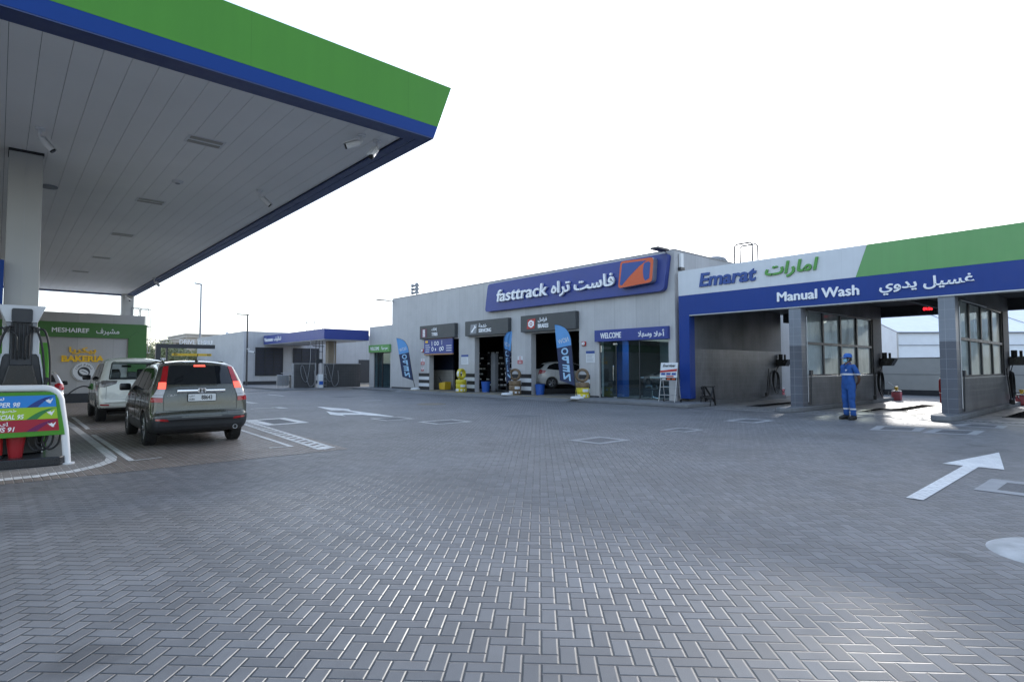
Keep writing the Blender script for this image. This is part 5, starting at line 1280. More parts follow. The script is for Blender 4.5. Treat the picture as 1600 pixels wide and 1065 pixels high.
for s in (-1, 1):
    mb = MB(); mb.tube(hose([(xc+s*.11, 12.56, 2.25), (xc+s*.19, 12.50, 2.20), (xc+s*.27, 12.48, 1.9), (xc+s*.31, 12.48, 1.4), (xc+s*.36, 12.5, .9), (xc+s*.33, 12.48, .45), (xc+s*.25, 12.45, .32), (xc+s*.20, 12.5, .6)]), .017, 8); mb.build('hose', mt['black'], pm, smooth=60)
    mb = MB(); mb.tube(hose([(xc+s*.17, 12.53, 2.2), (xc+s*.30, 12.50, 2.18), (xc+s*.37, 12.50, 1.8), (xc+s*.385, 12.50, 1.2), (xc+s*.40, 12.5, .7), (xc+s*.36, 12.5, .35), (xc+s*.27, 12.5, .35)]), .017, 8); mb.build('hose', mt['black'], pm, smooth=60)
    mb = MB(); mb.tube(hose([(xc+s*.17, 12.53, 2.2), (xc+s*.07, 12.5, 2.1), (xc+s*.05, 12.51, 1.85), (xc+s*.05, 12.53, 1.7)]), .012, 8); mb.cyl((xc+s*.19, 12.5, 2.2), (xc+s*.19, 12.62, 2.2), .045); mb.build('hose', mt['blackgloss'], pm, smooth=60)
    mb = MB(); mb.obox((xc+s*.33, 12.5, 1.3), (.05, .10, .22), Matrix.Rotation(s*.2, 3, 'Y')); mb.build('nozzle', mt['black'], pm, bevel=.01)
# fuel grade board on white hoop
fb = thing('fuel_board', 'green framed fuel grade board hung on a white tube hoop', 'sign', (-.7, 11.95, 0))
mb = MB(); pts = [(.905, 12.0, 0), (.86, 12.0, .55), (.80, 12.0, .98)]
for k in range(1, 9): a = R(k*90/8); pts.append((.80-.20*(1-math.cos(a))-.02*k/8, 12.0, 1.0+.24*math.sin(a)))
pts += [(.0, 12.0, 1.245), (-2.0, 12.0, 1.245)]
for k in range(1, 9): a = R(k*90/8); pts.append((-2.0-.22*math.sin(a), 12.0, 1.0+.245*math.cos(a)))
pts += [(-2.28, 12.0, .5), (-2.3, 12.0, 0)]
mb.tube(pts, .055, 14); mb.build('hoop', mt['white'], fb, smooth=60)
for x in (.905, -2.3): MB().cyl((x, 12.0, .006), (x, 12.0, .03), .10, n=20).build('foot_plate', mt['white'], fb)
fr = FY(11.93)
MB().prism([(-2.1, .465), (.86, .49), (.82, .75), (.765, 1.06), (.73, 1.14), (.66, 1.185), (-2.0, 1.185)], fr, -.03, .0).build('board', mt['green'], fb, bevel=.006)
def stripx(z): return .715+(1.13-z)/(1.13-.565)*.07
for (z0, z1, c, sw, n1, n2, r1, r2, ar0) in ((.945, 1.13, (.012, .22, .62), (.008, .04, .22), 'SUPER 98', 'سوبر', .29, .10, -.12), (.755, .943, (.32, .52, .02), (.03, .20, .05), 'SPECIAL 95', 'خصوصي', .34, .25, -.05), (.565, .753, (.36, .008, .03), (.15, .003, .08), 'E-PLUS 91', 'إي-بلس', .235, .16, -.14)):
    m_ = M('grade_strip', c, .35, var=.02); q = MB(); q.prism([(-1.9, z0), (stripx(z0), z0), (stripx(z1), z1), (-1.9, z1)], fr, .001, .006); g_ = q.build('grade_panel', m_, fb)
    q = MB(); e0 = stripx(z1)
    up = [(.37+ .02, z0)]; N = 8
    lo = []
    for k in range(N+1):
        u = k/N; up.append((.37+(e0-.37)*u, z0+(z1-.015-z0)*(1-(1-u)**2.0)))
    for k in range(N, -1, -1):
        u = k/N; lo.append((.50+(e0-.50)*u, z0+(z1-.018-z0)*(1-(1-u)**1.55)))
    q.prism(up[1:]+lo, fr, .0065, .009); q.build('swoosh', M('swoosh', sw, .35, var=.02), g_)
    letters(n1, fr, r1-(.36 if len(n1) < 9 else .40), r1, z0+.012, z0+.085, .0065, .003, mt['letters_white'], g_, bold=.02, shear=.2)
    letters(n2, fr, ar0-.02, r2, z0+.095, z0+.165, .0065, .003, mt['letters_white'], g_, arabic=True, bold=.01)
    bx, bz = stripx((z0+z1)/2)-.085, (z0+z1)/2
    bird = [(-.062, .036), (-.034, .018), (-.012, .022), (-.002, .034), (.006, .016), (.018, .010), (.034, .030), (.050, .044), (.046, .022), (.040, .006), (.028, -.008), (.030, -.024), (.022, -.026), (.016, -.046), (.008, -.032), (-.006, -.030), (-.010, -.016), (-.030, -.016), (-.022, -.006), (-.044, .004), (-.034, .010), (-.054, .020)]
    q = MB(); q.prism([(bx+a, bz+b) for a, b in bird], fr, .0065, .009); q.build('bird_mark', mt['letters_white'], g_)
t = thing('fire_bucket', 'red plastic fire bucket under the fuel board', 'bucket', (.27, 12.2, .15), 'fire buckets'); 
MB().lathe([(.085, 0), (.125, .33), (.13, .33), (.13, .345), (.115, .345), (.078, .02)], (.26, 12.2, .15), n=24).build('bucket', mt['redplastic'], t, smooth=40)
t = thing('fire_extinguisher', 'red fire extinguisher left of the bucket under the board', 'fire extinguisher', (.06, 12.2, .15), 'red fire extinguishers')
MB().lathe([(.07, 0), (.075, .03), (.075, .30), (.05, .37), (.02, .39)], (.03, 12.2, .18), n=18).build('cylinder', mt['red'], t, smooth=40); MB().lathe([(.08, 0), (.08, .05), (.07, .05)], (.03, 12.2, .15), n=18).build('foot', mt['black'], t)
MB().prism(rrect(-.03, .09, .28, .44, .01), FY(12.124), 0, .003).build('sticker', mt['paper'], t) if False else None
t = thing('coiled_hose', 'black hose loops hanging under the right end of fuel board', 'hose', (.6, 12.15, .3))
mb = MB()
for k in range(3):
    cx_ = .52+k*.09; mb.tube(hose([(cx_-.10, 12.2+k*.04, .62), (cx_-.11, 12.2, .36), (cx_-.02, 12.2, .24), (cx_+.10, 12.22, .34), (cx_+.13, 12.24, .62)]), .016, 8)
mb.build('loop', mt['black'], t, smooth=60)

# ------------------------------------------------------------------ cars (rear at y = 0, nose towards +y)
def interp(tab, x): return float(np.interp(x, [a for a, b in tab], [b for a, b in tab]))
class Shell:
    def __init__(s, L, top, bot, plan, tumble, r=.13, crown=.045, bow=.06, M_=26):
        ys = sorted(set([round(a, 4) for a, b in top] + [round(a, 4) for a, b in bot] + [round(L*k/70, 4) for k in range(71)] + [.004, .008, .015, .025, .035, .06, .07, .09, .11, .13, .15, .18] + [L-.004, L-.01, L-.02, L-.035, L-.06, L-.09, L-.13]))
        ys = [y for y in ys if 0 <= y <= L]; s.L = L
        sil = [(y, interp(top, y)) for y in ys] + [(y, interp(bot, y)) for y in reversed(ys)]
        A = np.array(sil); B = np.roll(A, -1, axis=0)
        def dist(p):
            ap = p-A; ab = B-A; t = np.clip((ap*ab).sum(1)/np.maximum((ab*ab).sum(1), 1e-12), 0, 1); q = A+ab*t[:, None]-p
            return math.sqrt((q*q).sum(1).min())
        K = 8; verts = []; rows = []
        for y in ys:
            zt, zb = interp(top, y), interp(bot, y)
            if zt-zb < .004: zt = zb+.004
            e = .01; sl = (interp(top, min(L, y+e))-interp(top, max(0, y-e)))/(min(L, y+e)-max(0, y-e)); nn = Vector((-sl, 1)).normalized()
            half = []
            for k in range(M_+1):
                t = k/M_; t = t*t*(3-2*t)*.5+t*.5; z = zb+(zt-zb)*t
                w_ = interp(plan, y)*interp(tumble, z)
                d = min(dist(np.array((y, z)))/r, 1); x = w_-r*(1-math.sqrt(max(0, 1-(1-d)**2)))
                half.append((x, y, z))
            ring = [(x, y, z) for x, y, z in half]
            xt = half[-1][0]
            for k in range(1, K):
                q = 1-2*k/K; h = (1-q*q); ring.append((xt*q, y+nn.x*bow*h, zt+nn.y*(crown if nn.y > .7 else bow)*h))
            ring += [(-x, y, z) for x, y, z in reversed(half)]
            xb = half[0][0]
            for k in range(1, K): q = -1+2*k/K; ring.append((xb*q, y, zb))
            verts += ring; rows.append(len(ring))
        n = rows[0]; fs = []
        for i in range(len(ys)-1):
            for k in range(n): fs.append((i*n+k, i*n+(k+1) % n, (i+1)*n+(k+1) % n, (i+1)*n+k))
        fs.append(tuple(range(n-1, -1, -1))); fs.append(tuple(range((len(ys)-1)*n, len(ys)*n)))
        s.v = [Vector(v) for v in verts]; s.f = fs
        s.bvh = BVHTree.FromPolygons(s.v, s.f)
    def mesh(s, cutters):
        me = bpy.data.meshes.new('shell'); me.from_pydata([tuple(v) for v in s.v], [], s.f); me.update()
        bm = bmesh.new(); bm.from_mesh(me); bmesh.ops.remove_doubles(bm, verts=bm.verts[:], dist=1e-5); bmesh.ops.recalc_face_normals(bm, faces=bm.faces[:]); bm.to_mesh(me); bm.free()
        o = bpy.data.objects.new('shell', me); COL.objects.link(o); tmp = []
        for mb in cutters:
            c = mb.build('cutter', mt['black']); tmp.append(c)
            md = o.modifiers.new('cut', 'BOOLEAN'); md.operation = 'DIFFERENCE'; md.object = c; md.solver = 'EXACT'
        res = bpy.data.meshes.new_from_object(o.evaluated_get(bpy.context.evaluated_depsgraph_get()))
        for c in tmp: bpy.data.objects.remove(c)
        bpy.data.objects.remove(o); return res
    def patch(s, poly, axis, mat, name, parent, off=.005, step=.05, smooth=True, fwd=1):
        """skin a 2-D outline onto the shell. axis: 'rear' (x,z seen from -y), 'front', 'left' (y,z seen from -x), 'right', 'top' (x,y)"""
        pts = []; n = len(poly)
        for k in range(n):
            a = Vector(poly[k]); b = Vector(poly[(k+1) % n]); m_ = max(1, int((b-a).length/step))
            for q in range(m_): pts.append(a+(b-a)*q/m_)
        nb = len(pts); edges = [(k, (k+1) % nb) for k in range(nb)]
        x0, x1 = min(p.x for p in pts), max(p.x for p in pts); y0, y1 = min(p.y for p in pts), max(p.y for p in pts)
        def inside(p):
            c = False
            for k in range(nb):
                a, b = pts[k], pts[(k+1) % nb]
                if (a.y > p.y) != (b.y > p.y) and p.x < (b.x-a.x)*(p.y-a.y)/(b.y-a.y)+a.x: c = not c
            return c
        yy = y0+step/2
        while yy < y1:
            xx = x0+step/2
            while xx < x1:
                p = Vector((xx, yy))
                if inside(p) and min((p-q).length for q in pts[:nb]) > step*.4: pts.append(p)
                xx += step
            yy += step
        V, E_, F_, *_r_ = delaunay_2d_cdt(pts, edges, [], 1, 1e-5)
        D = {'rear': Vector((0, 1, 0)), 'front': Vector((0, -1, 0)), 'left': Vector((1, 0, 0)), 'right': Vector((-1, 0, 0)), 'top': Vector((0, 0, -1))}[axis]
        vs = []
        for p in V:
            if axis in ('rear', 'front'): o = Vector((p.x, 0, p.y))
            elif axis in ('left', 'right'): o = Vector((0, p.x, p.y))
            else: o = Vector((p.x, p.y, 0))
            h, nrm, _, _ = s.bvh.ray_cast(o-D*10, D)
            if h is None:
                h, nrm, _, _ = s.bvh.find_nearest(o)
            if nrm.dot(D) > 0: nrm = -nrm
            vs.append(h+nrm*off)
        mb = MB(); mb.add(vs, F_)
        return mb.build(name, mat, parent, smooth=50 if smooth else None)
    def line(s, path, axis, mat, name, parent, r=.004, off=.001):
        D = {'rear': Vector((0, 1, 0)), 'left': Vector((1, 0, 0)), 'right': Vector((-1, 0, 0)), 'top': Vector((0, 0, -1))}[axis]; out = []
        for k in range(len(path)-1):
            a, b = Vector(path[k]), Vector(path[k+1]); m_ = max(2, int((b-a).length/.05))
            for q in range(m_ + (1 if k == len(path)-2 else 0)):
                p = a+(b-a)*q/m_
                o = Vector((p.x, 0, p.y)) if axis == 'rear' else Vector((0, p.x, p.y)) if axis in ('left', 'right') else Vector((p.x, p.y, 0))
                h, nrm, _, _ = s.bvh.ray_cast(o-D*10, D)
                if h is not None: out.append(h-D*off)
        if len(out) > 1: return MB().tube(out, r, 5).build(name, mat, parent)

def wheel(x, y, R0, wd, side, parent, spokes=5):
    c = Vector((x, y, R0)); rot = Matrix.Rotation(R(90), 3, 'Y')
    wp = MB(); prof = [(R0*.66, -wd*.46), (R0*.78, -wd*.5), (R0*.93, -wd*.48), (R0*.985, -wd*.38), (R0, -wd*.2), (R0, wd*.2), (R0*.985, wd*.38), (R0*.93, wd*.48), (R0*.78, wd*.5), (R0*.66, wd*.46)]
    wp.lathe(prof, c, rot, 36, closed=True); ty = wp.build('tyre', mt['tyre'], parent, smooth=50)
    tr = MB()
    for k in range(40):
        a = 2*math.pi*k/40
        for q in (-.5, .5): tr.obox(c+Vector((q*wd*.42, (R0+.001)*math.cos(a), (R0+.001)*math.sin(a))), (wd*.34, .032, .012), Matrix.Rotation(a+R(90) if False else a-R(90), 3, 'X'))
    tr.build('tread', mt['tyre'], ty)
    rm = MB(); rm.lathe([(R0*.665, -wd*.40), (R0*.665, wd*.40), (R0*.62, wd*.40), (R0*.60, wd*.30), (R0*.60, -wd*.40)], c, rot, 32, closed=True)
    sx_ = side
    for k in range(spokes):
        a = 2*math.pi*k/spokes
        for da in (-.12, .12):
            p0 = c+Vector((sx_*wd*.30, .05*math.cos(a+da), .05*math.sin(a+da))); p1 = c+Vector((sx_*wd*.36, R0*.62*math.cos(a+da*1.3), R0*.62*math.sin(a+da*1.3))); rm.tube([p0, p1], .022, 6)
    rm.cyl(c+Vector((sx_*wd*.24, 0, 0)), c+Vector((sx_*wd*.37, 0, 0)), .07, .055, 14)
    rm.build('rim', mt['alloy'], ty, smooth=40)
    MB().cyl(c+Vector((sx_*wd*.05, 0, 0)), c+Vector((sx_*wd*.12, 0, 0)), R0*.58, R0*.58, 24).build('brake_disc', mt['darkmetal'], ty)
    return ty
mt['tintglass'] = M_glass('tinted_car_glass', (.80, .86, .86)); mt['lamp_smoke'] = M('smoked_lamp_lens', (.16, .15, .15), .12, var=.25, vscale=14, coat=.6)
mt['tyre'] = M('tyre_rubber', (.016, .016, .017), .75, var=.2, bump=.002, bscale=90)
mt['alloy'] = M('alloy_rim', (.42, .42, .43), .3, metal=.85)
mt['lamp_red'] = M('red_lamp_lens', (.38, .008, .012), .12, var=.04, coat=.6)
mt['lamp_lit'] = M('lit_brake_lamp', (.6, .05, .03), .15, emit=(1, .10, .07), es=.45)
mt['lamp_clear'] = M('clear_lamp_lens', (.52, .50, .50), .12, var=.08, vscale=30, coat=.6)
mt['plate'] = M('number_plate', (.66, .68, .68), .4, var=.02)

def car_paint(name, col, metal=.0, rough=.3):
    return M(name, col, rough, metal=metal, var=.03, vscale=1.0, coat=1.0)

def build_car(name, label, spec, paint_, R0, wd, axles, track, low_z, low_mat='cladding'):
    t = thing(name, label, 'car')
    sh = Shell(*spec['shell'], **spec.get('kw', {}))
    cut = []
    for ya in axles:
        for s in (-1, 1): cut.append(MB().cyl((s*(track-wd*.75), ya, R0), (s*1.3, ya, R0), R0*1.13, n=36))
    me = sh.mesh(cut + spec.get('cut', []))
    bm = bmesh.new(); bm.from_mesh(me); bm2 = bm.copy()
    f1 = [f for f in bm.faces if spec['low'](f.calc_center_median())]; bmesh.ops.delete(bm, geom=f1, context='FACES')
    f2 = [f for f in bm2.faces if not spec['low'](f.calc_center_median())]; bmesh.ops.delete(bm2, geom=f2, context='FACES')
    for b_, nm, m_ in ((bm, 'body', paint_), (bm2, 'lower_cladding', mt[low_mat])):
        m2 = bpy.data.meshes.new(nm); b_.to_mesh(m2); b_.free()
        for p in m2.polygons: p.use_smooth = True
        m2.set_sharp_from_angle(angle=R(35)); m2.materials.clear(); m2.materials.append(m_)
        for p in m2.polygons: p.material_index = 0
        o = bpy.data.objects.new(nm, m2); COL.objects.link(o); o.parent = t
    wp = []
    for ya in axles:
        for s in (-1, 1): wheel(s*(track-wd/2), ya, R0, wd, s, t)
    MB().box(-track+wd*1.2, track-wd*1.2, axles[0]-.15, axles[1]+.15, .20, .30).build('underbody', mt['black'], t)
    return t, sh
mt['cladding'] = M('black_cladding', (.028, .030, .033), .5, var=.08)

def mirror_(t, x, y, z, s, mat):
    MB().obox((x+s*.10, y, z), (.22, .10, .16), Matrix.Rotation(s*-.15, 3, 'Z')).build('mirror', mat, t, bevel=.035, smooth=40)
def plate(t, y, z, w_, txt, tilt=0, left=''):
    fr = FY(y); o = MB().prism(rrect(-w_/2, w_/2, z-.07, z+.07, .015), fr, 0, .014).build('number_plate', mt['plate'], t)
    mb = MB(); mb.prism(rrect(-w_/2-.012, w_/2+.012, z-.082, z+.082, .02), fr, -.01, .006); mb.build('plate_frame', mt['black'], o)
    letters(txt, fr, -w_*.03, w_*.36, z-.042, z+.045, .0145, .003, mt['blackgloss'], o, bold=.02)
    letters('دبي', fr, -w_*.46, -w_*.28, z+.01, z+.05, .0145, .003, mt['blackgloss'], o, arabic=True); letters('DUBAI', fr, -w_*.46, -w_*.28, z-.05, z-.015, .0145, .003, mt['blackgloss'], o, bold=.01)

# --- olive sport utility car, brake lamps lit
olive = car_paint('olive_grey_paint', (.074, .075, .058), .35, .28)
top = [(0, .55), (.006, .60), (.02, .645), (.05, .675), (.075, .69), (.085, .74), (.09, .86), (.10, .98), (.125, 1.10), (.16, 1.20), (.20, 1.27), (.30, 1.44), (.38, 1.565), (.42, 1.615), (.48, 1.645), (.65, 1.668), (1.2, 1.685), (1.8, 1.68), (2.3, 1.64), (2.65, 1.55), (3.0, 1.36), (3.35, 1.12), (3.5, 1.06), (4.1, .95), (4.38, .82), (4.48, .66), (4.53, .52)]
bot = [(0, .50), (.02, .42), (.07, .35), (.16, .30), (.4, .26), (.9, .22), (3.6, .22), (4.25, .24), (4.45, .34), (4.53, .50)]
plan = [(0, .865), (.1, .885), (.3, .90), (.9, .91), (3.4, .91), (4.1, .87), (4.4, .80), (4.53, .70)]
tumb = [(.2, .95), (.45, .985), (.75, 1.0), (.95, .985), (1.12, .955), (1.25, .90), (1.62, .755), (1.75, .73)]
low = lambda c: c.z < .50 or (c.y < .10 and c.z < .60 and abs(c.x) < .84) or (c.y < .3 and c.z < .56) or (c.z < .58 and any(abs(math.hypot(c.y-a, c.z-.345)) < .455 for a in (.87, 3.49)) and abs(c.x) > .6)
def make_crv():
    t, sh = build_car('parked_car', 'olive grey sport utility car with brake lights lit at the pumps', dict(shell=(4.53, top, bot, plan, tumb), low=low), olive, .345, .225, (.87, 3.49), .90, .5)
    G_ = mt['carglass']
    sh.patch([(-.595, 1.235), (.595, 1.235), (.59, 1.30), (.535, 1.585), (.50, 1.61), (-.50, 1.61), (-.535, 1.585), (-.59, 1.30)], 'rear', G_, 'rear_window', t, .006)
    for s in (-1, 1):
        ax = 'left' if s < 0 else 'right'
        sh.patch([(.52, 1.20), (.62, 1.13), (1.18, 1.12), (1.22, 1.50), (1.15, 1.56), (.95, 1.555), (.70, 1.46)], ax, G_, 'quarter_window', t, .005)
        sh.patch([(1.25, 1.12), (2.02, 1.10), (2.02, 1.565), (1.25, 1.565)], ax, G_, 'rear_side_window', t, .005)
        sh.patch([(2.09, 1.10), (3.02, 1.08), (2.72, 1.36), (2.42, 1.53), (2.09, 1.565)], ax, G_, 'front_side_window', t, .005)
        for q in ([(1.22, .45), (1.22, 1.10)], [(2.06, .40), (2.06, 1.56)], [(3.05, .40), (3.05, 1.05)]): sh.line(q, ax, mt['black'], 'door_gap', t)
        for yy in (1.42, 2.28): MB().obox((s*.935, yy, .99), (.04, .18, .032), Matrix.Identity(3)).build('door_handle', olive, t, bevel=.012)
        sg = lambda P: [(s*a, b) for a, b in P] if s > 0 else [(-a, b) for a, b in P][::-1]
        sh.patch(sg([(.60, 1.28), (.715, 1.26), (.63, 1.585), (.545, 1.60)]), 'rear', mt['lamp_red'], 'tail_lamp_top', t, .012, .03)
        sh.patch(sg([(.625, 1.15), (.755, 1.15), (.728, 1.275), (.608, 1.275)]), 'rear', mt['lamp_lit'], 'brake_lamp', t, .013, .03)
        sh.patch(sg([(.665, 1.03), (.82, 1.04), (.765, 1.145), (.63, 1.145)]), 'rear', mt['lamp_clear'], 'reverse_lamp', t, .013, .03)
        sh.patch(sg([(.675, .98), (.85, .99), (.83, 1.035), (.668, 1.025)]), 'rear', mt['lamp_clear'], 'indicator_lamp', t, .013, .03)
        sh.patch(sg([(.68, .89), (.868, .90), (.858, .985), (.677, .975)]), 'rear', mt['lamp_red'], 'tail_lamp_bottom', t, .013, .03)
        sh.patch(sg([(.58, .525), (.80, .545), (.80, .58), (.60, .565)]), 'rear', mt['lamp_red'], 'reflector', t, .008, .03)
        mirror_(t, s*.90, 2.92, 1.14, s, mt['blackgloss'])
        MB().tube([(s*.56, .80, 1.665), (s*.575, .95, 1.69), (s*.585, 1.6, 1.70), (s*.58, 2.2, 1.68), (s*.57, 2.35, 1.64)], .016, 8).build('roof_rail', mt['black'], t, smooth=50)
    sh.patch([(-.11, 1.585), (.11, 1.585), (.10, 1.62), (-.10, 1.62)], 'rear', mt['lamp_lit'], 'high_brake_lamp', t, .012, .03)
    # tailgate recess, chrome bar, badge, plate
    sh.line([(-.655, 1.24), (-.665, .72), (.665, .72), (.655, 1.24)], 'rear', mt['black'], 'tailgate_gap', t)
    sh.line([(-.86, .635), (-.3, .615), (.3, .615), (.86, .635)], 'rear', mt['black'], 'bumper_gap', t, .003)
    ch = MB().prism(rrect(-.44, .44, 1.065, 1.135, .02), FY(.075), -.03, .03).build('chrome_bar', mt['chrome'], t, bevel=.012, smooth=40)
    mb = MB(); mb.prism(rrect(-.075, .075, 1.055, 1.165, .035), FY(.045), .001, .02); bd = mb.build('badge', mt['chrome'], ch, bevel=.006)
    mb = MB(); f_ = FY(.025)
    mb.prism([(-.048, 1.07), (-.025, 1.07), (-.02, 1.102), (.02, 1.102), (.025, 1.07), (.048, 1.07), (.040, 1.15), (.022, 1.15), (.018, 1.118), (-.018, 1.118), (-.022, 1.15), (-.040, 1.15)], f_, .001, .006); mb.build('emblem', mt['blackgloss'], bd)
    letters('CR-V', FY(.085), -.60, -.44, 1.0, 1.045, .0, .012, mt['chrome'], t, name='model_lettering', shear=.2)
    plate(t, .018, .975, .50, '88643')
    sh.patch([(-.42, 1.06), (.42, 1.06), (.40, .86), (.34, .83), (-.34, .83), (-.40, .86)], 'rear', olive, 'plate_recess', t, .003)
    MB().prism(rrect(-.10, .10, .675, .715, .01), FY(.07), -.03, .018).build('tailgate_pull', mt['blackgloss'], t, bevel=.008)
    mb = MB(); mb.tube([(.06, .215, 1.275), (.3, .20, 1.265), (.50, .21, 1.285)], .012, 6); mb.cyl((.06, .24, 1.28), (.06, .19, 1.27), .03); mb.build('wiper', mt['black'], t)
    mb = MB(); mb.cyl((.0, .62, 1.70), (.0, .62, 1.73), .03); mb.tube([(0, .62, 1.72), (0, .50, 1.86)], .006, 6); mb.build('antenna', mt['black'], t)
    mb = MB(); mb.lathe([(.045, 0), (.045, -.22), (.038, -.22), (.036, -.002), (.038, 0)], (.63, .02, .355), Matrix.Rotation(R(90), 3, 'X'), 16, closed=True); mb.build('exhaust', mt['steel'], t, smooth=40); MB().cyl((.63, .05, .355), (.63, .06, .355), .038).build('exhaust_hole', mt['black'], t)
    for x in (-.38, -.12, .14, .40):
        mb = MB(); mb.prism(rrect(x-.09, x+.09, .40, .52, .03), FY(.035), -.04, .0); mb.build('bumper_rib', mt['cladding'], t, bevel=.01)
    return t
crv = make_crv(); crv.location = (3.115, 12.93, 0); crv.rotation_euler = (0, 0, R(-2.0))

# --- white sport utility car being fuelled
wpaint = car_paint('pearl_white_paint', (.76, .79, .74), 0, .25)
topw = [(0, .60), (.01, .70), (.03, .76), (.06, .80), (.07, .95), (.08, 1.12), (.10, 1.22), (.14, 1.36), (.24, 1.62), (.30, 1.73), (.36, 1.78), (.5, 1.81), (1.2, 1.845), (2.0, 1.84), (2.5, 1.78), (2.9, 1.58), (3.3, 1.28), (3.5, 1.20), (4.2, 1.10), (4.55, .98), (4.72, .80), (4.78, .60)]
botw = [(0, .56), (.03, .48), (.10, .42), (.3, .36), (.9, .32), (3.8, .32), (4.5, .36), (4.7, .48), (4.78, .58)]
planw = [(0, .88), (.15, .905), (.6, .925), (3.6, .925), (4.3, .88), (4.78, .72)]
tumw = [(.3, .96), (.6, .99), (.9, 1.0), (1.15, .975), (1.28, .94), (1.75, .80), (1.9, .78)]
loww = lambda c: c.z < .44
def make_white():
    t, sh = build_car('parked_car', 'white sport utility car being fuelled in front of the olive car', dict(shell=(4.78, topw, botw, planw, tumw), low=loww, cut=[MB().prism([(-.64, 1.262), (.64, 1.262), (.575, 1.715), (-.575, 1.715)], FY(0), -3.7, .3)]), wpaint, .37, .255, (.95, 3.75), .91, .4)
    G_ = mt['carglass']
    sh.patch([(-.655, 1.25), (.655, 1.25), (.65, 1.32), (.59, 1.70), (.56, 1.73), (-.56, 1.73), (-.59, 1.70), (-.65, 1.32)], 'rear', mt['tintglass'], 'rear_window', t, .006)
    sh.patch([(-.655, 1.25), (.655, 1.25), (.58, 1.72), (-.58, 1.72)], 'front', mt['tintglass'], 'windscreen', t, .006)
    mb = MB(); mb.box(-.63, .63, .22, 3.25, 1.2625, 1.272); mb.prism([(-.638, 1.272), (-.625, 1.272), (-.565, 1.70), (-.573, 1.71)], FY(0), -2.7, -.35); mb.prism([(.638, 1.272), (.625, 1.272), (.565, 1.70), (.573, 1.71)], FY(0), -2.7, -.35); mb.box(-.57, .57, .40, 2.7, 1.703, 1.713); mb.build('interior_trim', mt['charcoal'], t)
    for x in (-.42, .0, .42): MB().box(x-.13, x+.13, 1.15, 1.25, 1.273, 1.46).build('headrest', mt['grey'], t, bevel=.04)
    for x in (-.38, .38): MB().box(x-.15, x+.15, 2.0, 2.12, 1.273, 1.54).build('headrest', mt['grey'], t, bevel=.04)
    MB().box(-.13, .13, 2.6, 2.63, 1.60, 1.67).build('inner_mirror', mt['black'], t)
    sh.line([(-.66, 1.25), (.66, 1.25), (.655, 1.33), (.595, 1.70), (.565, 1.735), (-.565, 1.735), (-.595, 1.70), (-.655, 1.33), (-.66, 1.25)], 'rear', mt['black'], 'window_seal', t, .016, -.004)
    for s in (-1, 1):
        ax = 'left' if s < 0 else 'right'
        sh.patch([(.42, 1.26), (1.20, 1.24), (1.22, 1.70), (.70, 1.70), (.52, 1.62)], ax, G_, 'quarter_window', t, .005)
        sh.patch([(1.27, 1.24), (2.15, 1.22), (2.15, 1.71), (1.27, 1.71)], ax, G_, 'rear_side_window', t, .005)
        sh.patch([(2.22, 1.22), (3.15, 1.20), (2.86, 1.48), (2.50, 1.67), (2.22, 1.71)], ax, G_, 'front_side_window', t, .005)
        for q in ([(1.24, .5), (1.24, 1.20)], [(2.18, .45), (2.18, 1.70)], [(3.2, .45), (3.2, 1.18)]): sh.line(q, ax, mt['black'], 'door_gap', t)
        for yy in (1.45, 2.4): MB().obox((s*.945, yy, 1.08), (.04, .18, .035), Matrix.Identity(3)).build('door_handle', mt['chrome'], t, bevel=.012)
        sg = lambda P: [(s*a, b) for a, b in P] if s > 0 else [(-a, b) for a, b in P][::-1]
        sh.patch(sg([(.50, 1.12), (.78, 1.02), (.905, 1.03), (.90, 1.17), (.80, 1.215), (.47, 1.21)]), 'rear', mt['lamp_smoke'], 'tail_lamp', t, .012, .03)
        sh.patch([(.10, 1.04), (.33, 1.05), (.30, 1.17), (.12, 1.19)], ax, mt['lamp_smoke'], 'side_lamp', t, .010, .03)
        sh.patch(sg([(.66, .50), (.86, .51), (.86, .55), (.66, .54)]), 'rear', mt['lamp_red'], 'reflector', t, .008, .03)
        mirror_(t, s*.92, 3.02, 1.28, s, mt['blackgloss'])
    sh.line([(-.72, 1.24), (-.74, .68), (.74, .68), (.72, 1.24)], 'rear', mt['black'], 'tailgate_gap', t)
    plate(t, .045, .93, .50, '52417')
    MB().prism(rrect(-.52, .52, 1.745, 1.785, .015), FY(.27), -.1, .0).build('spoiler', wpaint, t, bevel=.012)
    mb = MB(); mb.cyl((-.936, .62, 1.05), (-.93, .62, 1.05), .075, n=20); cap_ = mb.build('fuel_flap', mt['charcoal'], t)
    MB().obox((-.99, .55, 1.05), (.03, .17, .17), Matrix.Rotation(.2, 3, 'Z')).build('flap_lid', wpaint, t, bevel=.01)
    return t
whc = make_white(); whc.location = (3.08, 20.0, 0); whc.rotation_euler = (0, 0, R(-2.0))
nz = thing('fuel_nozzle', 'green fuel nozzle with black hose plugged into the white car', 'nozzle', (2.05, 20.6, 1.05))
mb = MB(); mb.obox((2.06, 20.62, 1.04), (.12, .06, .16), Matrix.Rotation(.5, 3, 'Y')); mb.tube([(2.16, 20.6, 1.06), (2.06, 20.62, 1.05)], .014); mb.build('handle', mt['store_green'], nz, bevel=.015)
MB().tube(hose([(2.04, 20.6, 1.02), (1.8, 20.4, 1.05), (1.5, 20.2, .85), (1.25, 20.0, .45), (1.1, 20.0, .2)]), .018, 8).build('hose', mt['black'], nz, smooth=60)

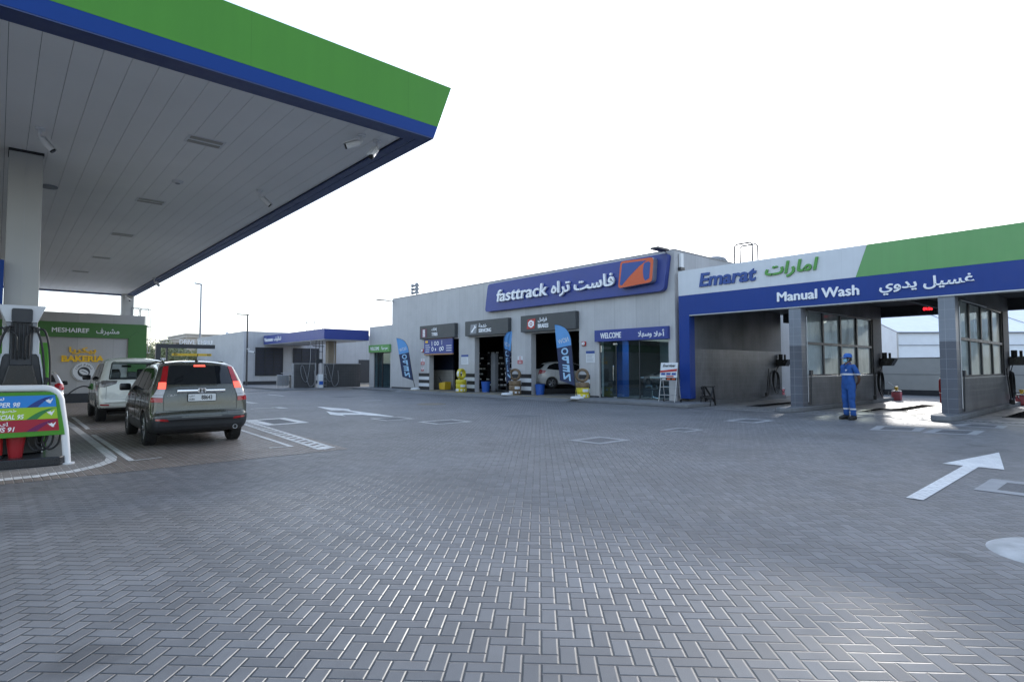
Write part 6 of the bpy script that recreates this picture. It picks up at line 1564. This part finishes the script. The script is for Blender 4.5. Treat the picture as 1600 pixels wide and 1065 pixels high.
# --- hatchbacks: one silver in the far lane, one white in the brakes bay with its hood up
toph = [(0, .55), (.01, .66), (.05, .74), (.07, .86), (.10, .98), (.18, 1.10), (.42, 1.32), (.55, 1.40), (.9, 1.46), (1.6, 1.48), (2.1, 1.44), (2.6, 1.25), (3.1, 1.0), (3.3, .95), (3.9, .85), (4.2, .70), (4.3, .55)]
both = [(0, .50), (.03, .36), (.12, .26), (.5, .20), (3.6, .20), (4.1, .24), (4.3, .48)]
planh = [(0, .80), (.15, .84), (.7, .87), (3.2, .87), (3.9, .82), (4.3, .66)]
tumh = [(.2, .95), (.55, 1.0), (.9, .98), (1.02, .95), (1.42, .74), (1.55, .72)]
def hatch(label, paint_, hood=False):
    t, sh = build_car('parked_car', label, dict(shell=(4.3, toph, both, planh, tumh), low=lambda c: c.z < .24), paint_, .31, .20, (.75, 3.35), .84, .25)
    G_ = mt['carglass']
    sh.patch([(-.60, 1.08), (.60, 1.08), (.52, 1.33), (-.52, 1.33)], 'rear', G_, 'rear_window', t, .006)
    for s in (-1, 1):
        ax = 'left' if s < 0 else 'right'
        sh.patch([(.45, 1.08), (1.25, .99), (1.25, 1.39), (.95, 1.39), (.62, 1.28)], ax, G_, 'rear_side_window', t, .005)
        sh.patch([(1.31, .99), (2.85, .95), (2.50, 1.20), (2.1, 1.38), (1.8, 1.41), (1.31, 1.40)], ax, G_, 'front_side_window', t, .005)
        sh.line([(1.28, .35), (1.28, 1.39)], ax, mt['black'], 'door_gap', t); sh.line([(2.75, .35), (2.75, .95)], ax, mt['black'], 'door_gap', t); sh.line([(.9, .6), (.95, .98)], ax, mt['black'], 'door_gap', t)
        for yy in (1.1, 1.5): MB().obox((s*.885, yy, .86), (.03, .15, .03), Matrix.Identity(3)).build('door_handle', paint_, t, bevel=.01)
        sg = lambda P: [(s*a, b) for a, b in P] if s > 0 else [(-a, b) for a, b in P][::-1]
        sh.patch(sg([(.55, .78), (.80, .80), (.79, 1.0), (.66, 1.05), (.56, 1.0)]), 'rear', mt['lamp_red'], 'tail_lamp', t, .012, .03)
        sh.patch([(.06, .80), (.34, .86), (.40, .98), (.14, 1.02)], ax, mt['lamp_red'], 'side_lamp', t, .010, .03)
        mirror_(t, s*.86, 2.62, 1.0, s, mt['blackgloss'] if not hood else paint_)
    if hood:
        MB().obox((0, 3.05, 1.42), (1.35, .03, 1.05), Matrix.Rotation(R(-28), 3, 'X')).build('raised_hood', paint_, t, bevel=.012); MB().tube([(.5, 3.6, .9), (.5, 3.3, 1.6)], .01).build('hood_prop', mt['black'], t)
    return t
sv = hatch('silver hatchback half hidden behind the pumps by the store', car_paint('silver_paint', (.40, .41, .43), .5, .3)); sv.location = (.98, 26.0, 0); sv.rotation_euler = (0, 0, R(-1))
wc = hatch('white hatchback with raised hood parked inside the brakes bay', car_paint('white_paint_car', (.62, .62, .61), 0, .3), True)
wc.location = (23.0, 24.0, .42); wc.rotation_euler = (0, 0, R(-120))
t = thing('car_lift_ramp', 'black drive on ramps lifting the white hatchback', 'car lift', (24.5, 23, .12), 'car lift posts in the bays')
for s_ in (-1, 1):
    d_ = Vector((math.sin(R(120)), math.cos(R(120)), 0)); n_ = Vector((-d_.y, d_.x, 0)); c_ = Vector((23, 24, .27))+d_*2.05+n_*.72*s_
    MB().obox(c_, (4.0, .42, .28), Matrix.Rotation(R(-30), 3, 'Z')).build('ramp', mt['black'], t, bevel=.02)

# ------------------------------------------------------------------ the attendant
def person(px, py, face):
    t = thing('person', 'person in blue coveralls, cap and face mask standing with hands behind back', 'person', (0, 0, 0), None)
    skin = M('brown_skin', (.13, .065, .04), .55, var=.06, vscale=12); cloth = M('blue_coverall', (.014, .075, .275), .8, var=.18, vscale=7, bump=.022, bscale=8); hair = M('black_hair', (.012, .011, .010), .8)
    maskm = M('pale_blue_mask', (.30, .55, .68), .7); boot = M('black_boots', (.016, .015, .015), .5)
    # local frame: front = -y, x = the person's left (+), z up
    J = dict(pel=(0, 0, .98), waist=(0, -.01, 1.12), chest=(0, -.015, 1.32), upch=(0, .0, 1.43), neck=(0, .012, 1.52), head0=(0, .0, 1.58), head1=(0, -.005, 1.66), head2=(0, .0, 1.735))
    def skinmesh(verts, edges, rad, name, mat, root=0, sub=2):
        me = bpy.data.meshes.new(name); me.from_pydata(verts, edges, []); me.update()
        o = bpy.data.objects.new(name, me); COL.objects.link(o)
        md = o.modifiers.new('s', 'SKIN'); md.use_smooth_shade = True
        for k, r_ in enumerate(rad): me.skin_vertices[0].data[k].radius = r_ if isinstance(r_, tuple) else (r_, r_); me.skin_vertices[0].data[k].use_root = (k == root)
        s_ = o.modifiers.new('u', 'SUBSURF'); s_.levels = sub; s_.render_levels = sub
        res = bpy.data.meshes.new_from_object(o.evaluated_get(bpy.context.evaluated_depsgraph_get())); bpy.data.objects.remove(o)
        return res
    def put(me, name, mat, parent=t):
        me.materials.clear(); me.materials.append(mat)
        for p in me.polygons: p.use_smooth = True
        o = bpy.data.objects.new(name, me); COL.objects.link(o); o.parent = parent; return o
    def limbs(full):
        V = [J['pel'], J['waist'], J['chest'], J['upch']]; E_ = [(0, 1), (1, 2), (2, 3)]; g_ = .012 if full else 0
        Rr = [(.165+g_, .125+g_), (.158+g_, .118+g_), (.185+g_, .128+g_), (.165+g_, .095+g_)]
        return V, E_, Rr
    # body: torso, neck, head, arms with hands clasped behind, legs
    V, E_, Rr = limbs(False); Rr = [(a*.9, b*.9) for a, b in Rr]
    def addc(start, pts):
        k0 = start
        for p, r_ in pts: V.append(p); Rr.append(r_); E_.append((k0, len(V)-1)); k0 = len(V)-1
        return k0
    nk = addc(3, [((0, .01, 1.53), (.058, .062)), ((0, -.005, 1.60), (.066, .082)), ((0, -.012, 1.67), (.076, .094)), ((0, -.004, 1.735), (.066, .082))])
    for s in (-1, 1):
        e = addc(3, [((s*.17, .01, 1.44), .058), ((s*.235, .05, 1.30), .046), ((s*.255, .11, 1.14), .040), ((s*.17, .17, 1.02), .034), ((s*.075, .185, .955), .026), ((s*.03, .19, .93), .034)])
        for q in range(4): addc(e, [((s*(.0-.012*q), .20+.004*q, .905-.014*q), .011), ((s*(-.035-.006*q), .21, .895-.016*q), .009)])
        addc(e, [((s*.045, .205, .90), .012), ((s*.03, .215, .87), .010)])
        addc(0, [((s*.095, .0, .90), (.085, .09)), ((s*.10, -.01, .52), .052), ((s*.105, .02, .12), .040), ((s*.105, .015, .06), .036)])
    me = skinmesh(V, E_, Rr, 'body', skin)
    body = put(me, 'body', skin)
    # face: nose, ears; eyes
    mb = MB(); mb.lathe([(.001, -.014), (.012, -.006), (.010, .012), (.004, .03)], (0, -.105, 1.655), n=10); mb.build('nose', skin, body, smooth=60)
    for s in (-1, 1):
        MB().lathe([(.001, -.03), (.014, -.018), (.017, .0), (.014, .02), (.001, .032)], (s*.082, .005, 1.66), Matrix.Rotation(.2, 3, 'X'), 10).build('ear', skin, body, smooth=60)
        MB().lathe([(.001, -.006), (.011, 0), (.001, .006)], (s*.03, -.094, 1.682), Matrix.Identity(3), 10).build('eye', M('eye', (.03, .025, .02), .2), body)
    # coverall
    V, E_, Rr = limbs(True)
    addc(3, [((0, .012, 1.485), (.085, .078)), ((0, .012, 1.515), (.070, .068))])
    for s in (-1, 1):
        addc(3, [((s*.165, .01, 1.445), .080), ((s*.215, .035, 1.36), .076), ((s*.25, .07, 1.235), .070), ((s*.253, .078, 1.205), .068)])
        addc(0, [((s*.10, .0, .90), (.112, .12)), ((s*.112, -.012, .70), (.094, .10)), ((s*.112, -.015, .50), (.078, .085)), ((s*.115, .012, .28), (.074, .08)), ((s*.118, .02, .14), (.078, .082)), ((s*.118, .02, .10), (.072, .076))])
    me = skinmesh(V, E_, Rr, 'coverall', cloth)
    # loose cloth folds
    for v in me.vertices:
        z = v.co.z; a = math.atan2(v.co.y, v.co.x)
        f = .006*math.sin(z*46+math.sin(a*3)*2)*(1 if z < .95 else .5) + .004*math.sin(z*21+a*4)
        v.co.x += f*math.cos(a); v.co.y += f*math.sin(a)
    cov = put(me, 'coverall', cloth)
    cb = BVHTree.FromPolygons([v.co.copy() for v in me.vertices], [tuple(p.vertices) for p in me.polygons])
    def ring(cx, cy, z0, z1, rmax, name, n=30, cond=None):
        mb = MB(); vs = []; ok = []
        for k in range(n):
            a = 2*math.pi*k/n; d = Vector((math.cos(a), math.sin(a), 0))
            for z in (z0, z1):
                h, nn, _, _ = cb.ray_cast(Vector((cx, cy, z))+d*rmax, -d); h = h if h is not None else Vector((cx, cy, z))+d*.08
                vs.append(h+d*.005)
        mb.add(vs, [(2*k, 2*((k+1) % n), 2*((k+1) % n)+1, 2*k+1) for k in range(n)]); mb.build(name, mt['vest'], cov, smooth=60)
    ring(0, -.01, 1.215, 1.262, .18+.02, 'chest_tape')
    for s in (-1, 1):
        ring(s*.118, .015, .275, .315, .105, 'leg_tape', 20)
        ring(s*.251, .074, 1.222, 1.255, .11, 'sleeve_tape', 18)
    mb = MB(); mb.prism([(-.03, 1.33), (.0, 1.325), (.015, 1.345), (.035, 1.35), (.02, 1.37), (.0, 1.36), (-.02, 1.375)], (Vector((.085, -.148, 0)), Vector((1, 0, 0)), Vector((0, 0, 1)), Vector((0, -1, 0))), 0, .006); mb.build('chest_emblem', mt['vest'], cov)
    mb = MB(); mb.tube([(-.06, -.075, 1.52), (-.03, -.11, 1.46), (0, -.128, 1.40)], .014, 6); mb.tube([(.06, -.075, 1.52), (.03, -.11, 1.46), (0, -.128, 1.40)], .014, 6); mb.tube([(-.06, -.07, 1.52), (-.065, .03, 1.545), (0, .085, 1.55), (.065, .03, 1.545), (.06, -.07, 1.52)], .018, 6); mb.build('collar', cloth, cov, smooth=60)
    # mask, hair, cap
    mb = MB(); vs = []; n = 11
    for i in range(7):
        z = 1.572+.085*i/6
        for j in range(n):
            a = R(-62+124*j/(n-1)); rr_ = .098+.012*math.cos(a)*math.sin(math.pi*i/6); vs.append((rr_*.86*math.sin(a), -.012-rr_*math.cos(a)*1.02, z))
    mb.add(vs, [(i*n+j, i*n+j+1, (i+1)*n+j+1, (i+1)*n+j) for i in range(6) for j in range(n-1)]); mb.build('face_mask', maskm, body, smooth=60)
    mb = MB()
    for s in (-1, 1):
        for z in (1.645, 1.59): mb.tube([(s*.076, -.055, z), (s*.087, -.02, (z+1.65)/2), (s*.088, .015, 1.655)], .003, 5)
    mb.build('mask_strap', maskm, body)
    mb = MB(); mb.lathe([(.078, 0), (.086, .03), (.086, .08), (.080, .10)], (0, .012, 1.625), n=24)
    hv = [v for v in mb.v]; mb2 = MB(); vs = []; n = 15
    for i in range(5):
        z = 1.60+.115*i/4
        for j in range(n):
            a = R(60+240*j/(n-1)); vs.append((.089*math.sin(a)*.95, -.004-.102*math.cos(a), z))
    mb2.add(vs, [(i*n+j, i*n+j+1, (i+1)*n+j+1, (i+1)*n+j) for i in range(4) for j in range(n-1)]); mb2.build('hair', hair, body, smooth=60)
    cp = MB(); rot = Matrix.Rotation(R(-4), 3, 'X'); prof = [(.100, 0), (.103, .03), (.098, .065), (.075, .098), (.035, .113), (.001, .116)]
    cp.lathe(prof, (0, 0, 0), n=28); cp.v = [Vector((0, -.002, 1.70)) + rot @ Vector((v.x*.92, v.y*1.08, v.z)) for v in cp.v]; cpo = cp.build('cap', M('blue_cap', (.03, .12, .42), .7), body, smooth=50)
    mb = MB(); vs = []; n = 11
    for i in range(5):
        q = i/4
        for j in range(n):
            a = R(-58+116*j/(n-1)); rr_ = .10+.095*q*math.cos(a*.75); vs.append((rr_*.92*math.sin(a)*(1-.12*q), -.004-rr_*1.02*math.cos(a), 1.708-.012*q-.012*math.sin(a)**2))
    base = len(vs); vs2 = [(x, y, z-.006) for x, y, z in vs]
    q4 = [(i*n+j, i*n+j+1, (i+1)*n+j+1, (i+1)*n+j) for i in range(4) for j in range(n-1)]
    mb.add(vs, q4); mb.add(vs2, q4); mb.build('cap_peak', M('cap_peak', (.09, .20, .48), .7), cpo, smooth=60)
    for s in (-1, 1):
        yaw = Matrix.Rotation(s*.22, 3, 'Z'); c = Vector((s*.118, .02, 0)); mb = MB()
        secs = [(.075, .0, .052, .05), (.03, .0, .056, .075), (-.06, .0, .058, .068), (-.14, .0, .058, .055), (-.195, .0, .040, .042)]
        vs = []; n = 12
        for (yy, zb_, hw, hh) in secs:
            for k in range(n):
                a = 2*math.pi*k/n; vs.append(c + yaw @ Vector((hw*math.cos(a), yy, max(.0, hh+hh*math.sin(a)))))
        mb.add(vs, [(i*n+k, i*n+(k+1) % n, (i+1)*n+(k+1) % n, (i+1)*n+k) for i in range(4) for k in range(n)] + [tuple(range(n)), tuple(range(4*n, 5*n))])
        mb.cyl(c+Vector((0, .02, .05)), c+Vector((0, .02, .15)), .062, .060, 14)
        mb.build('boot', boot, t, smooth=60)
    def turn(o):
        inv = Matrix.Rotation(R(-24), 3, 'Z')
        for v in o.data.vertices:
            q = min(1, max(0, (v.co.z-1.52)/.07)); 
            if q > 0: v.co = v.co.lerp(inv @ v.co, q)
        for c_ in o.children: turn(c_)
    turn(body)
    t.location = (px, py, 0.005); t.rotation_euler = (0, 0, face); t.scale = (1.08, 1.08, 1.085)
    return t
fd = -_r*math.cos(R(14)) - Vector((_f.x, _f.y, 0)).normalized()*math.sin(R(14))
person(19.0, 6.37, math.atan2(fd.y, fd.x)+math.pi/2)
